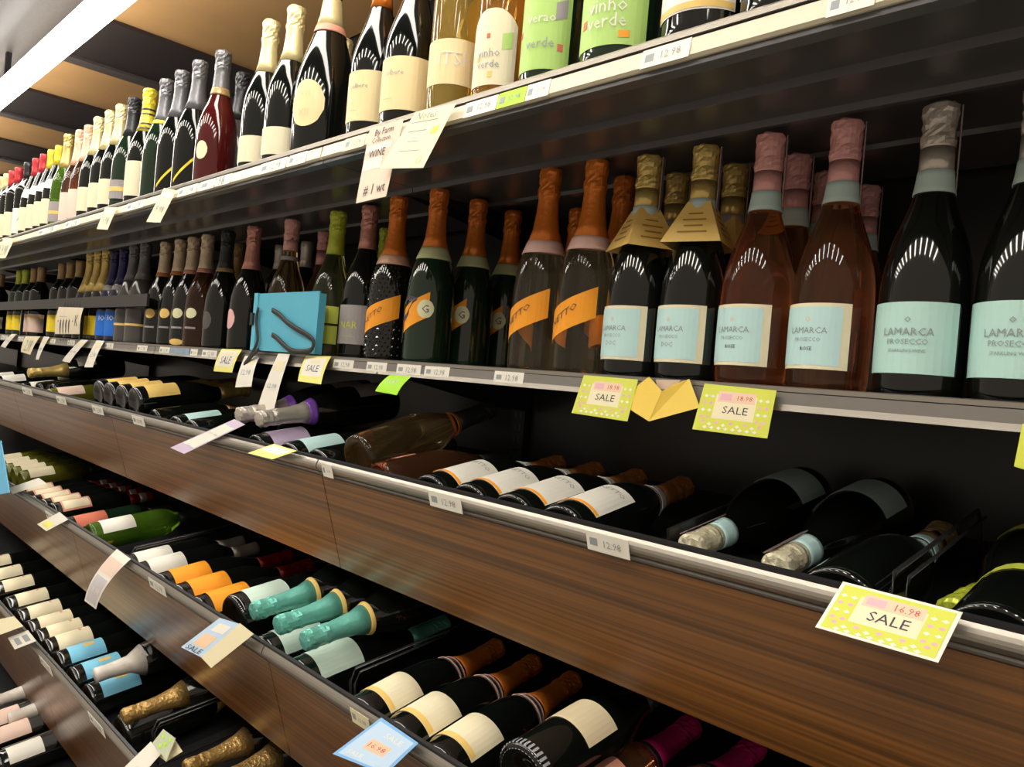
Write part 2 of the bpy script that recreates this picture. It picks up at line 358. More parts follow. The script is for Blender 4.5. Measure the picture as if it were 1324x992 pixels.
# --- sloping bins
def P2(level, p, q):                       # p: down the panel, q: outward (toward the aisle)
    Y, z, L = BIN[level]; v = PV*p - PN*q
    return (Y+v.y, z+v.z)
binlab = {3: 'sloping wine bin just below the middle shelf, with walnut front board', 4: 'sloping wine bin second from top, with walnut front board', 5: 'sloping wine bin third from top, walnut front at lower left', 6: 'lowest sloping wine bin visible at bottom left corner'}
for lv in (3, 4, 5, 6):
    Y, z, L = BIN[lv]
    t = thing('wine_bin', binlab[lv], 'wine rack', (0, Y, z), 'sloping wine bins')
    n = 7; bulge = [P2(lv, .004+.022*i/n, .0015+.0075*math.sin(math.pi*i/n)) for i in range(n+1)]
    sub('top_lip', extrude_x([P2(lv, 0, .001), P2(lv, 0, -.004), P2(lv, .006, -.004), P2(lv, .006, .002)], X0, X1, BLACKM), t)
    for a, b in sec_ranges():
        sub('rounded_rail', extrude_x([P2(lv, .004, -.003)]+bulge+[P2(lv, .026, -.003)], a+.0015, b-.0015, STEEL), t)
        sub('rail_groove', extrude_x([P2(lv, .026, -.003), P2(lv, .026, .003), P2(lv, .028, .004), P2(lv, .029, -.001), P2(lv, .036, -.001), P2(lv, .036, -.003)], a+.0015, b-.0015, CHAN2), t)
        me = extrude_x([P2(lv, .034, -.004), P2(lv, .034, .001), P2(lv, L, .001), P2(lv, L, -.006), P2(lv, .034, -.006)], a+.0012, b-.0012, WOOD)
        sub('front_board', me, t)
    dk = DK[lv]; back = (BACK-Y-.03)/CD
    Yd, zd = P2(lv, dk, -.012)
    # deck plane passes dk below the rail top, normal NV
    o = Vector((0, Y, z)) + PV*dk
    e = o + DV*back
    sub('sloping_deck', extrude_x([(o.y+.008, o.z+.001), (e.y, e.z), (e.y, e.z-.012), (o.y+.012, o.z-.012)], X0, X1, BLACKM), t)
# --- canopy over the top shelf
ce = link('ceiling', box_me((X0, X1, .05, BACK+.05, EZ+1.035, EZ+1.06), BLACKM), kind='structure')
PLY = mat('canopy plywood', (.62, .36, .15), .55, bump=.15, bscale=30, var=.15, vscale=6)
BEAM = mat('canopy beam', (.040, .030, .030), .45, bump=.1, bscale=40)
zc = EZ+.96
kz = .96/.90
pl = [(X1, -2.33*kz), (-2.73*kz, -3.22*kz), (-3.64*kz, -4.13*kz), (-4.55*kz, -5.04*kz), (-5.46*kz, X0)]
for b, a in pl: link('plywood_panel', box_me((a, b, .626, BACK, zc, zc+.03), PLY), ce)
for (b1, a1), (b2, a2) in zip(pl, pl[1:]):
    bm_ = link('cross_beam', box_me((b2, a1, .626, BACK, zc-.012, zc+.07), BEAM), ce)
    link('beam_flange', box_me((b2-.02, b2+.045, .626, BACK, zc-.022, zc-.012), mat('beam flange', (.10, .085, .08), .35)), bm_)
fa = thing('canopy_fascia', 'grey brown canopy fascia along the aisle edge above the lamp', 'fascia', (0, .40, zc))
sub('outer_board', box_me((X0, X1, .34, .504, zc-.040, zc+.10), mat('fascia outer', (.06, .05, .05), .5)), fa)
sub('soffit_board', box_me((X0, X1, .505, .625, zc-.03, zc-.01), mat('fascia soffit', (.065, .052, .045), .5, bump=.2)), fa)
lamp = thing('tube_lamp', 'long bright white strip lamp running under the canopy at upper left', 'lamp', (0, .55, EZ+.80))
sub('diffuser', extrude_x([(.512, EZ+.803), (.520, EZ+.792), (.580, EZ+.792), (.590, EZ+.803), (.568, EZ+.826), (.534, EZ+.826)], X0+.2, -.25, mat('lamp diffuser', (1, .95, .86), .5, emit=TUBE_E)), lamp)
sub('housing', extrude_x([(.536, EZ+.826), (.566, EZ+.826), (.566, EZ+.834), (.536, EZ+.834)], X0+.2, -.25, mat('lamp housing', (.70, .66, .58), .5)), lamp)
for x in (-5.2, -4.1, -3.0, -1.9, -.8): sub('hanger', box_me((x-.01, x+.01, .545, .56, EZ+.834, zc-.03), BLACKM), lamp)
# shop ceiling strips across the aisle, out of frame behind the viewer: they make the fans of bars in the glass
strip_m = mat('ceiling strip diffuser', (1, .93, .82), .5, emit=STRIP_E)
for i in range(12):
    x = -5.6+.62*i
    l = thing('ceiling_strip_light', 'short ceiling strip light over the aisle', 'lamp', (x, -1.05, EZ+1.75), 'ceiling strip lights over the aisle')
    link('strip_diffuser', box_me((-.055, .055, -.55, .55, -.02, 0), strip_m), l); link('strip_housing', box_me((-.07, .07, -.57, .57, 0, .05), BLACKM), l)
l = thing('ceiling_strip_light', 'long continuous ceiling strip light running along the aisle in front of the shelves', 'lamp', (-2.6, -.12, EZ+1.72))
link('strip_diffuser', box_me((-4.2, 4.0, -.07, .07, -.02, 0), mat('long strip diffuser', (1, .93, .82), .5, emit=LONG_E)), l); link('strip_housing', box_me((-4.22, 4.02, -.09, .09, 0, .05), BLACKM), l)
# black stop rail in front of the far bottles on the middle shelf
a = atY(193, 380, .80); b0 = atY(193, 396, .80)
sr = thing('stop_rail', 'flat black metal guard bar across the far bottles of the middle shelf', 'rail', (a.x, .80, SZ2))
sub('bar', extrude_x([(.795, b0.z), (.795, a.z), (.802, a.z), (.802, b0.z)], X0, a.x, mat('guard bar black', (.028, .026, .026), .4)), sr)
for x in (-2.9, -3.7, -4.7): sub('upright', box_me((x-.006, x+.006, .803, .812, SZ2-.002, a.z-.002), BLACKM), sr)
# ---------------------------------------------------------------- kinds of bottle
def lab(h0, h1, a0, a1, m, **k): return dict(h=(h0, h1), a=(a0, a1), m=m, **k)
# upper shelf
K('burg_cream', sh='burgundy', gl='black', cap=('w', .225, 'tan'), labs=[lab(.030, .105, -45, 105, 'cream')])
K('wine_goldcap', sh='wine', gl='black', cap=('w', .232, 'lightgold'), labs=[lab(.020, .120, -50, 110, 'cream')])
K('wine_redcap', sh='wine', gl='black', cap=('w', .232, 'red'), labs=[lab(.025, .115, -50, 110, 'cream')])
K('wine_redlace', sh='burgundy', gl='black', cap=('w', .225, 'red'), labs=[lab(.022, .105, -50, 120, 'cream'), lab(.140, .172, -20, 110, 'white', fn='oval', name='shoulder_label')])
K('wine_yelcap', sh='burgundy', gl='black', cap=('w', .225, 'yellow'), labs=[lab(.022, .105, -50, 120, 'cream'), lab(.140, .172, -20, 110, 'white', fn='oval', name='shoulder_label')])
K('wine_blackcap', sh='wine', gl='black', cap=('w', .232, 'black'), labs=[lab(.022, .115, -50, 120, 'white', txt=[('A', .075, 50, .014, GREY_INK)])])
K('champ_goldcap', sh='champagne', gl='bright', cap=('s', .200, 'gold'), labs=[lab(.020, .085, -50, 120, 'grey', ins=[(.045, .055, -45, 115, 'gold')])])
K('champ_pink', sh='prosecco', gl='rose', cap=('s', .190, 'peachf'), labs=[lab(.012, .100, -60, 120, 'pinkg')])
K('champ_cream', sh='champagne', gl='black', cap=('s', .195, 'lightgold'), labs=[lab(.025, .095, -60, 120, 'cream')])
K('champ_blackgrey', sh='champagne', gl='green', cap=('s', .205, 'black'), labs=[lab(.030, .080, -60, 120, 'grey', ins=[(.050, .062, -55, 115, 'gold')])])
K('champ_striped', sh='champagne', gl='black', cap=('s', .198, 'yellow'), bands=[(.204+.013*i, .209+.013*i, 'black') for i in range(5)], labs=[lab(.025, .115, -20, 100, 'cream')])
K('champ_greyyellow', sh='champagne', gl='green', cap=('s', .200, 'grey'), bands=[(.196, .206, 'yellow')], labs=[])
K('champ_greyswoosh', sh='champagne', gl='black', cap=('s', .195, 'grey'), labs=[lab(.050, .058, 10, 80, 'yellow', slant=.06, name='printed_swoosh')])
K('champ_roseseal', sh='prosecco', gl='red', cap=('s', .205, 'grey'), bands=[(.205, .222, 'tan')], labs=[lab(.055, .095, 5, 45, 'seal', fn='oval', name='seal')])
K('champ_greyback', sh='champagne', gl='grey', cap=('s', .195, 'black'), labs=[])
K('champ_gold', sh='champagne', gl='black', cap=('s', .205, 'lightgold'), labs=[lab(.018, .070, -50, 100, 'cream')])
K('magnum_disc', sh='magnum', gl='black', cap=('s', .252, 'lightgold'), bands=[(.240, .254, 'terra')], labs=[lab(.055, .140, -12, 62, 'buff', fn='oval', name='round_label', txt=[('XVI', .115, 22, .022, PEACH), ('XII', .08, 22, .022, PEACH)])])
K('wine_script', sh='burgundy', gl='black', cap=('w', .225, 'orange'), labs=[lab(.028, .110, -40, 100, 'buff', txt=[('colbere', .085, 18, .036, GREY_INK), ('___', .045, 8, .018, GREY_INK)])])
K('wine_itsi', sh='wine', gl='gold', cap=('w', .232, 'gold'), labs=[lab(.045, .110, -35, 118, 'buff', txt=[('ITSI', .082, 42, .040, WHITE)])])
K('wine_flower', sh='wine', gl='orange', cap=('w', .232, 'orange'), labs=[lab(.022, .125, -35, 75, 'cream', fn='arch', ins=[(.070, .092, 45, 66, 'leaf', .004), (.032, .040, 20, 30, 'gold'), (.055, .062, -10, -2, 'gold'), (.085, .091, 12, 20, 'red')], txt=[('vinho', .065, 18, .034, GREY_INK), ('verde', .050, 18, .034, GREY_INK)])])
K('wine_leaf', sh='wine', gl='green', cap=('w', .232, 'lime'), labs=[lab(.022, .130, -45, 80, 'leaf', ins=[(.085, .108, 48, 70, 'grey', .006), (.045, .054, 55, 66, 'red'), (.068, .076, -36, -26, 'red')], txt=[('verde', .055, 20, .040, GREY_INK), ('verao', .085, 20, .040, WHITE)])])
K('stout_leaf', sh='stout', gl='green', cap=('w', .255, 'lime'), labs=[lab(.020, .140, -50, 75, 'leaf', ins=[(.085, .100, -12, 12, 'red'), (.045, .055, -28, -18, 'red'), (.028, .036, 35, 50, 'orange')], txt=[('vinho', .066, 15, .050, WHITE), ('verde', .048, 15, .050, WHITE)])])
K('stout_blue', sh='stout', gl='black', cap=('w', .255, 'blu'), labs=[lab(.028, .140, -50, 70, 'white', ins=[(.050, .085, -10, 60, 'navy', .01), (.030, .037, -48, 68, 'gold')], txt=[('2019', .075, -25, .030, INK)])])
K('wine_yellowback', sh='wine', gl='gold', cap=('w', .232, 'gold'), labs=[])
# middle shelf
K('wine_tan', sh='wine', gl='black', cap=('w', .232, 'tan'), labs=[lab(.030, .085, -45, 110, 'ecru')])
K('wine_tan_yellow', sh='wine', gl='black', cap=('w', .232, 'tan'), labs=[lab(.025, .090, -45, 110, 'yellow')])
K('wine_lime_yellow', sh='wine', gl='green', cap=('w', .232, 'lime'), labs=[lab(.025, .090, -45, 110, 'yellow')])
K('wine_pinkband', sh='wine', gl='black', cap=('w', .232, 'tan'), labs=[lab(.020, .095, -45, 110, 'pinkg', ins=[(.078, .086, -40, 106, 'gold')])])
K('champ_yellow', sh='champagne', gl='black', cap=('s', .170, 'gold'), labs=[lab(.020, .085, -45, 110, 'yellow')])
K('champ_blue', sh='prosecco', gl='blue', cap=('s', .190, 'navy'), bands=[(.170, .188, 'grey')], labs=[lab(.020, .100, -45, 110, 'blue', txt=[('IO', .078, 35, .022, WHITE)])])
K('champ_smoke', sh='champagne', gl='grey', cap=('s', .200, 'grey'), labs=[lab(.055, .062, -30, 90, 'gold', name='printed_band')])
K('black_cream', sh='prosecco', gl='black', cap=('s', .205, 'cream'), bands=[(.203, .214, 'copper')], labs=[lab(.078, .105, 5, 50, 'gold', fn='oval', name='diamond_print'), lab(.050, .055, 5, 50, 'grey', name='printed_band')])
K('rose_cream', sh='prosecco', gl='black', cap=('s', .205, 'cream'), bands=[(.203, .214, 'rose')], labs=[lab(.078, .105, 5, 50, 'seal', fn='oval', name='diamond_print'), lab(.050, .055, 5, 50, 'grey', name='printed_band'), lab(.005, .022, 0, 60, 'gold', fn='oval', name='gold_seal')])
K('red_rose', sh='prosecco', gl='rose', cap=('s', .205, 'cream'), bands=[(.203, .214, 'rose')], labs=[lab(.078, .105, 5, 50, 'seal', fn='oval', name='diamond_print'), lab(.050, .055, 5, 50, 'grey', name='printed_band')])
K('black_medal', sh='prosecco', gl='black', cap=('s', .205, 'black'), bands=[(.200, .210, 'tan')], labs=[lab(.050, .095, -15, 35, 'dgrey', fn='oval', name='oval_label')])
K('tan_plain', sh='champagne', gl='black', cap=('s', .205, 'tan'), labs=[])
K('pink_pinklabel', sh='prosecco', gl='black', cap=('s', .200, 'rose'), labs=[lab(.052, .100, -25, 25, 'pink', fn='oval', name='oval_label')])
K('rose_pinkcap', sh='prosecco', gl='amber', cap=('s', .235, 'pink'), bands=[(.213, .222, 'grey')], labs=[lab(.030, .110, -55, 70, 'dgrey')])
K('silver_plain', sh='wine', gl='black', cap=('w', .228, 'silver'), labs=[])
K('clear_pinkcap', sh='prosecco', gl='rose', cap=('s', .225, 'pink'), labs=[])
K('lime_bottle', sh='prosecco', gl='lime', cap=('s', .215, 'lime'), labs=[lab(.028, .065, -40, 80, 'lime', txt=[('secco', .05, 20, .03, INK)]), lab(.070, .105, -40, 80, 'lime', txt=[('brut', .085, 20, .03, INK)])])
K('grey_nar', sh='champagne', gl='black', cap=('s', .225, 'rose'), labs=[lab(.030, .108, -45, 95, 'grey', txt=[('NAR', .068, 22, .040, YGREEN), ('_____', .045, 22, .03, YGREEN)])])
OR = lambda a0, a1, tx=None: dict(h=(.062, .106), a=(a0, a1), m='orange', slant=.040, name='slanted_label', txt=[(tx, .084, (a0+a1)/2-8, .046, INK, .62)] if tx else [])
K('mion_black', sh='champagne', gl='black', cap=('s', .190, 'orange'), bands=[(.182, .200, 'peachf')], labs=[OR(-50, 78, 'NETTO')], quilt=True)
K('mion_green', sh='champagne', gl='green', cap=('s', .205, 'orange'), bands=[(.186, .208, 'green')], labs=[OR(-50, 50, 'P'), lab(.080, .112, 22, 62, 'seal', fn='oval', name='round_seal', eps=.0012, txt=[('G', .096, 42, .012, INK)])])
K('mion_greenb', sh='champagne', gl='green', cap=('s', .205, 'orange'), bands=[(.186, .208, 'green')], labs=[OR(-40, 40), lab(.080, .112, 12, 50, 'seal', fn='oval', name='round_seal', eps=.0012, txt=[('G', .096, 31, .012, INK)]), lab(.018, .085, -40, -20, 'orange', name='side_strip')])
K('mion_clear', sh='champagne', gl='clear', cap=('s', .195, 'orange'), bands=[(.180, .200, 'rosec')], labs=[OR(-55, 62, 'NETTO')])
K('orange_back', sh='champagne', gl='green', cap=('s', .195, 'orange'), labs=[OR(-50, 75)])
LM = [('LAMARCA', .066, 0, .050, GREY_INK), ('PROSECCO', .056, 0, .040, GREY_INK), ('SPARKLING WINE', .047, 0, .036, GREY_INK), ('o', .078, 0, .006, GREY_INK)]
K('lm_dark', sh='prosecco', gl='black', cap=('s', .232, 'silver'), bands=[(.212, .236, 'pale')], labs=[lab(.024, .096, -72, 62, 'aqua', txt=LM)], strip=20)
K('lm_rose', sh='prosecco', gl='rose', cap=('s', .232, 'pink'), bands=[(.212, .236, 'pale')], labs=[lab(.024, .096, -72, 50, 'cream', ins=[(.028, .092, -70, 38, 'cyan')], txt=[('LAMARCA', .066, -8, .044, GREY_INK), ('PROSECCO', .056, -8, .031, GREY_INK), ('ROSE', .046, -8, .014, INK), ('o', .078, -8, .006, PEACH)])], strip=20)
K('lm_gold', sh='prosecco', gl='black', cap=('s', .232, 'gold'), bands=[(.212, .236, 'pale')], labs=[lab(.024, .096, -72, 54, 'cream', ins=[(.028, .092, -66, 42, 'cyan')], txt=[('LAMARCA', .066, -8, .044, GREY_INK), ('PROSECCO', .056, -8, .031, GREY_INK), ('DOC', .046, -8, .018, GREY_INK), ('o', .078, -8, .006, PEACH)])], hanger=15, strip=20)
K('lm_gold2', **{**KIND['lm_gold'], 'hanger': 60})
K('lm_goldback', sh='prosecco', gl='black', cap=('s', .232, 'gold'), bands=[(.212, .236, 'grey')], labs=[], strip=20, hanger=40)
K('lm_roseback', sh='prosecco', gl='rose', cap=('s', .232, 'pink'), bands=[(.212, .236, 'pale')], labs=[], strip=20)
# bins
K('b_white', sh='champagne', gl='black', cap=('s', .226, 'copper'), bands=[(.205, .228, 'white')], labs=[lab(.030, .118, -62, 62, 'white', ins=[(.0305, .036, -60, 60, 'orange')], txt=[('NETTO', .100, 25, .040, GREY_INK)])])
K('b_amber', sh='prosecco', gl='amber', cap=('s', .210, 'black'), bands=[(.202, .211, 'copper')], labs=[lab(.03, .09, 120, 240, 'orange')])
K('b_rosered', sh='prosecco', gl='rose', cap=('s', .212, 'black'), labs=[lab(.035, .075, -60, 0, 'terra')])
K('b_ivory', sh='prosecco', gl='black', cap=('s', .250, 'ivory'), bands=[(.225, .252, 'cyan')], labs=[lab(.03, .10, -70, 70, 'pale')], strip=-60)
K('b_lime', sh='prosecco', gl='black', cap=('s', .245, 'lime'), labs=[lab(.10, .12, -90, 90, 'lime')])
K('b_silver', sh='champagne', gl='black', cap=('s', .200, 'silver'), bands=[(.196, .212, 'purple')], labs=[lab(.03, .1, -60, 60, 'grey')])
K('b_brass', sh='champagne', gl='black', cap=('s', .190, 'brass'), labs=[])
K('b_bluecollar', sh='prosecco', gl='black', cap=('s', .235, 'tan'), bands=[(.215, .238, 'cyan')], labs=[])
K('b_black', sh='champagne', gl='black', cap=('s', .200, 'black'), labs=[])
K('b_grey', sh='champagne', gl='black', cap=('s', .200, 'grey'), labs=[])
for nm, lm, cf, shp, gl in [('gold', 'gold', 'gold', 'champagne', 'black'), ('lilac', 'lilac', 'black', 'champagne', 'black'), ('aqua', 'cyan', 'black', 'champagne', 'black'), ('mint', 'mint', 'teal', 'stout', 'black'), ('pinkyel', 'pinkg', 'lime', 'wine', 'olive'),
        ('cream', 'cream', 'tan', 'wine', 'black'), ('creamol', 'cream', 'black', 'wine', 'olive'), ('orange', 'orange', 'dred', 'champagne', 'black'), ('whitew', 'white', 'white', 'wine', 'black'),
        ('bright', 'white', 'black', 'wine', 'bright'), ('red', 'red', 'black', 'wine', 'green'), ('sky', 'sky', 'silver', 'wine', 'black'), ('ecru', 'ecru', 'black', 'wine', 'black'), ('mintl', 'mint', 'teal', 'champagne', 'black'), ('pinkl', 'pinkg', 'white', 'wine', 'black')]:
    K('b_'+nm, sh=shp, gl=gl, cap=('w' if shp in ('wine', 'stout') else 's', .225 if shp != 'stout' else .25, cf), labs=[lab(.025, .105, -62, 70, lm)])
KIND['b_sky']['labs'][0]['ins'] = [(.060, .085, 5, 22, 'gold')]
KIND['b_cream']['labs'][0]['ins'] = [(.080, .086, -10, 10, 'terra')]
K('b_goldwhite', sh='champagne', gl='black', cap=('s', .190, 'gold'), labs=[lab(.10, .16, -70, 70, 'white')])
K('b_pinkred', sh='wine', gl='black', cap=('w', .220, 'dred'), bands=[(.252, .288, 'silver')], labs=[lab(.025, .105, -62, 70, 'terra', ins=[(.030, .100, 10, 60, 'cream')])])
K('b_redfoil', sh='wine', gl='black', cap=('w', .215, 'dred'), labs=[])
K('b_teal', sh='champagne', gl='black', cap=('s', .200, 'teal'), bands=[(.196, .203, 'gold')], labs=[lab(.03, .10, -62, 62, 'mint')])
K('b_orangeneck', sh='champagne', gl='black', cap=('s', .205, 'orange'), bands=[(.183, .187, 'rosec'), (.196, .199, 'rosec')], labs=[lab(.030, .095, -60, 62, 'cream', ins=[(.0305, .040, -58, 58, 'gold')])])
K('b_orangethin', sh='wine', gl='black', cap=('w', .215, 'orange'), labs=[])
K('b_ridged', sh='burgundy', gl='black', cap=('w', .225, 'black'), labs=[lab(.075, .130, -55, 62, 'ecru')], foot=True)
K('b_magenta', sh='prosecco', gl='rose', cap=('s', .195, 'magenta'), bands=[(.185, .197, 'black')], labs=[lab(.05, .12, -40, 60, 'terra')])
K('b_whiteneck', sh='wine', gl='black', cap=('w', .195, 'white'), labs=[])
K('b_white2', sh='wine', gl='black', cap=('w', .225, 'silver'), labs=[lab(.025, .105, -62, 70, 'white')])
K('b_greycap', sh='wine', gl='black', cap=('w', .225, 'silver'), labs=[])
K('b_blackneck', sh='burgundy', gl='black', cap=('w', .225, 'black'), labs=[])

# ---------------------------------------------------------------- standing bottles
def stand(shelf, px, py, kind, label, group=None, row=None, yaw=0, name='wine_bottle', body=False):
    z = SZ1-.004 if shelf == 1 else SZ2-.003
    Y0 = .715 if shelf == 1 else .864
    st = KIND[kind]['cap'][0]; H = topz(KIND[kind]['sh'])+(.0075 if st == 's' else .002)
    if body: Y = row or Y0; X = solveX(px, Y, z+.08)
    else:
        if row: Y = row; X = solveX(px, Y, z+H)
        else:
            P_ = atZ(px, py, z+H)
            Y = Y0 if abs(P_.y-Y0) < (.05 if shelf == 1 else .045) or (shelf == 2 and px < 350) else min(max(P_.y, Y0), BACK-.06)
            X = solveX(px, Y, z+H)
    m = Matrix.Translation((X, Y, z)) @ Matrix.Rotation(math.radians(yaw), 4, 'Z')
    nm = 'sparkling_wine_bottle' if st == 's' else 'wine_bottle'
    o = place(kind, m, nm, label, 'bottle', group); REG.append((o, ('s', shelf), rad(KIND[kind]['sh'], .07))); return o
ORD = {1: [''], 2: ['left one of two', 'right one of two'], 3: ['leftmost of three', 'middle of three', 'rightmost of three']}
NUM = {4: 'four', 5: 'five', 6: 'six', 7: 'seven', 8: 'eight'}
def ordn(i, n):
    if n in ORD: return ORD[n][i]
    w = ['leftmost', 'second', 'third', 'fourth', 'fifth', 'sixth', 'seventh'][i] if i < n-1 else 'rightmost'
    return w+' of '+NUM[n]
def series(desc, where, pts, fn, group=None):
    n = len(pts)
    for i, p in enumerate(pts):
        fn(p, (f'{desc}, {where}' if n == 1 else f'{desc}, {ordn(i, n)} {where}'), group or (desc+' '+where if n > 1 else None))
def top(desc, where, kind, pts, **k): series(desc, where, pts, lambda p, l, g: stand(1, p[0], p[1], kind, l, g, **k))
def mid(desc, where, kind, pts, **k): series(desc, where, pts, lambda p, l, g: stand(2, p[0], p[1], kind, l, g, **k))
top('gold-capped wine bottle with cream label', 'at upper shelf far left', 'wine_goldcap', [(-4, 224), (4, 219), (11, 216)])
top('red-capped dark wine bottle', 'behind the gold caps, upper shelf far left', 'wine_redcap', [(18, 211), (26, 207)])
top('black-capped wine bottle with white label', 'between red caps, upper shelf', 'wine_blackcap', [(38, 199)])
top('red-capped bottle with white shoulder crest', 'beside the yellow caps, upper shelf', 'wine_redlace', [(49, 193), (59, 188)])
top('yellow-capped bottle with white shoulder crest', 'beside the red caps, upper shelf', 'wine_yelcap', [(69, 183), (79, 177)])
top('green sparkling bottle with gold foil and grey label', 'between yellow caps and pink foils', 'champ_goldcap', [(91, 164)])
top('pink-foiled rosé bottle with pale pink label', 'on the upper shelf', 'champ_pink', [(107, 155), (116, 148)])
top('pale gold foiled sparkling bottle with cream label', 'beside the pink foils', 'champ_cream', [(130, 139), (145, 131), (159, 123)])
top('black-foiled sparkling bottle with grey and gold label', 'left of the striped gold neck', 'champ_blackgrey', [(175, 111)])
top('sparkling bottle with yellow and black striped neck', 'tall cream label, upper shelf', 'champ_striped', [(195, 101)])
top('grey-foiled green bottle with yellow neck ring', 'right of the striped neck', 'champ_greyyellow', [(217, 89)])
top('grey-foiled dark bottle with thin yellow swoosh', 'beside the dark red bottle', 'champ_greyswoosh', [(237, 76), (260, 62)])
top('dark red rosé bottle with grey foil and small ivory seal', 'upper shelf', 'champ_roseseal', [(290, 51)])
top('black-foiled grey bottle', 'behind the dark red rosé, second row of upper shelf', 'champ_greyback', [(315, 78)], row=.81)
top('black bottle with tall gold foil and cream label', 'beside the magnum', 'champ_gold', [(352, 5), (387, -4)])
stand(1, 414, 170, 'magnum_disc', 'black magnum with round buff label and salmon collar under gold foil', body=True, row=.735)
top('gold-foiled black bottle', 'second row just right of the round-label magnum', 'champ_gold', [(446, 8)], row=.85)
top('dark bottle with tan foil', 'second row behind the script labels, upper shelf', 'burg_cream', [(470, 44)], row=.93)
for px, l in ((484, 'left'), (529, 'right')): stand(1, px, 0, 'wine_script', f'dark wine bottle with buff script label, {l} one beside the pale gold bottle', 'script-label bottles', body=True)
stand(1, 588, 0, 'wine_itsi', 'pale gold wine bottle with buff label lettered ITSI', body=True)
stand(1, 650, 0, 'wine_flower', 'orange wine bottle with white flower-printed label', body=True)
stand(1, 714, 0, 'wine_leaf', 'green-labelled wine bottle beside the orange wine', body=True)
stand(1, 760, 0, 'wine_yellowback', 'yellow wine bottle in the second row between the two green labels', body=True, row=.83)
stand(1, 806, 0, 'stout_leaf', 'stout dark green bottle with large leaf green label', body=True)
stand(1, 860, 0, 'wine_yellowback', 'yellow-green wine bottle behind the blue and white label', body=True, row=.83)
stand(1, 922, 0, 'stout_blue', 'stout black bottle with white and cobalt blue label at top edge', body=True)
stand(1, 1020, 0, 'stout_blue', 'black bottle, base only in view at the top edge, right of the blue label', body=True)

mid('tan-capped wine bottle with ecru label', 'behind far guard bar end', 'wine_tan', [(-8, 352), (2, 350)])
mid('lime-capped wine bottle with yellow label', 'behind the guard bar', 'wine_lime_yellow', [(27, 342), (35, 341)])
mid('tan-capped bottle with pale pink banded label', 'behind the guard bar', 'wine_pinkband', [(46, 339), (55, 338)])
mid('tan-capped wine bottle with yellow label', 'behind the guard bar', 'wine_tan_yellow', [(82, 330), (93, 329), (105, 327)])
mid('yellow-foiled sparkling bottle with yellow label', 'beside the cobalt labels', 'champ_yellow', [(121, 328), (131, 326), (142, 325)])
mid('dark blue bottle with cobalt label lettered IO', 'behind the guard bar', 'champ_blue', [(149, 324), (160, 322)])
mid('smoky grey bottle with gold print', 'by the guard bar end', 'champ_smoke', [(175, 320), (190, 318)])
mid('black bottle with champagne foil and gold print', 'by the guard bar', 'black_cream', [(216, 308), (235, 306)])
mid('black bottle with champagne foil, pink neck ring and gold seal', 'middle shelf', 'rose_cream', [(252, 303)])
mid('red sparkling bottle with champagne foil and rose neck ring', 'middle shelf', 'red_rose', [(270, 301)])
mid('black-foiled bottle with dark oval label', 'right of the red bottle', 'black_medal', [(296, 307)])
mid('tan-foiled bottle', 'second row behind the black-foiled bottle', 'tan_plain', [(310, 308)], row=1.0)
mid('black bottle with pink foil and pink oval label', 'left of the blue box', 'pink_pinklabel', [(330, 305)])
mid('silver-capped dark bottle', 'second row behind the pink-capped amber bottle', 'silver_plain', [(364, 300), (398, 297)], row=1.0)
mid('amber sparkling bottle with pink cap', 'standing behind the blue box', 'rose_pinkcap', [(379, 281)])
mid('rosé bottle with dull pink cap', 'second row left of the lime-foiled bottle', 'clear_pinkcap', [(421, 290)], row=.98)
mid('pale green bottle with lime foil and two lime labels', 'right of the blue box', 'lime_bottle', [(444, 280)])
mid('dark bottle with grey label lettered NAR', 'left of the quilted orange-foiled bottle', 'grey_nar', [(474, 286)], row=.885)
mid('dark bottle with lime foil', 'second row behind the grey NAR label', 'lime_bottle', [(501, 278)], row=1.02)
QB = stand(2, 517, 254, 'mion_black', 'black quilted-glass bottle with orange foil, peach collar and slanted orange label')
mid('green bottle with orange foil, cream collar and round seal', 'front row of middle shelf', 'mion_green', [(569, 240)])
mid('set-back green bottle with orange foil', 'left of the clear bottles', 'mion_greenb', [(620, 253), (665, 266)])
mid('clear bottle with orange foil and slanted orange label', 'in front', 'mion_clear', [(713, 214), (773, 204)])
mid('orange-foiled bottle', 'in the second row behind the clear orange-label bottles', 'orange_back', [(748, 270), (809, 222)])
mid('black prosecco bottle with broad gold neck hanger', 'left of the pointed one', 'lm_gold', [(842, 196)])
mid('black prosecco bottle with pointed gold neck hanger', 'left of the rosé pair', 'lm_gold2', [(914, 181)])
mid('gold-foiled bottle', 'in the second row behind the gold neck hangers', 'lm_goldback', [(880, 214), (952, 204)])
mid('rosé prosecco bottle with pink foil and pale blue label', 'in front', 'lm_rose', [(998, 165), (1097, 148)])
mid('pink-foiled rosé bottle', 'in the back rows behind the rosé pair', 'lm_roseback', [(1034, 189), (1072, 212), (1124, 226)])
mid('black prosecco bottle with silver foil and aqua label', 'at far right', 'lm_dark', [(1218, 125), (1352, 105)])

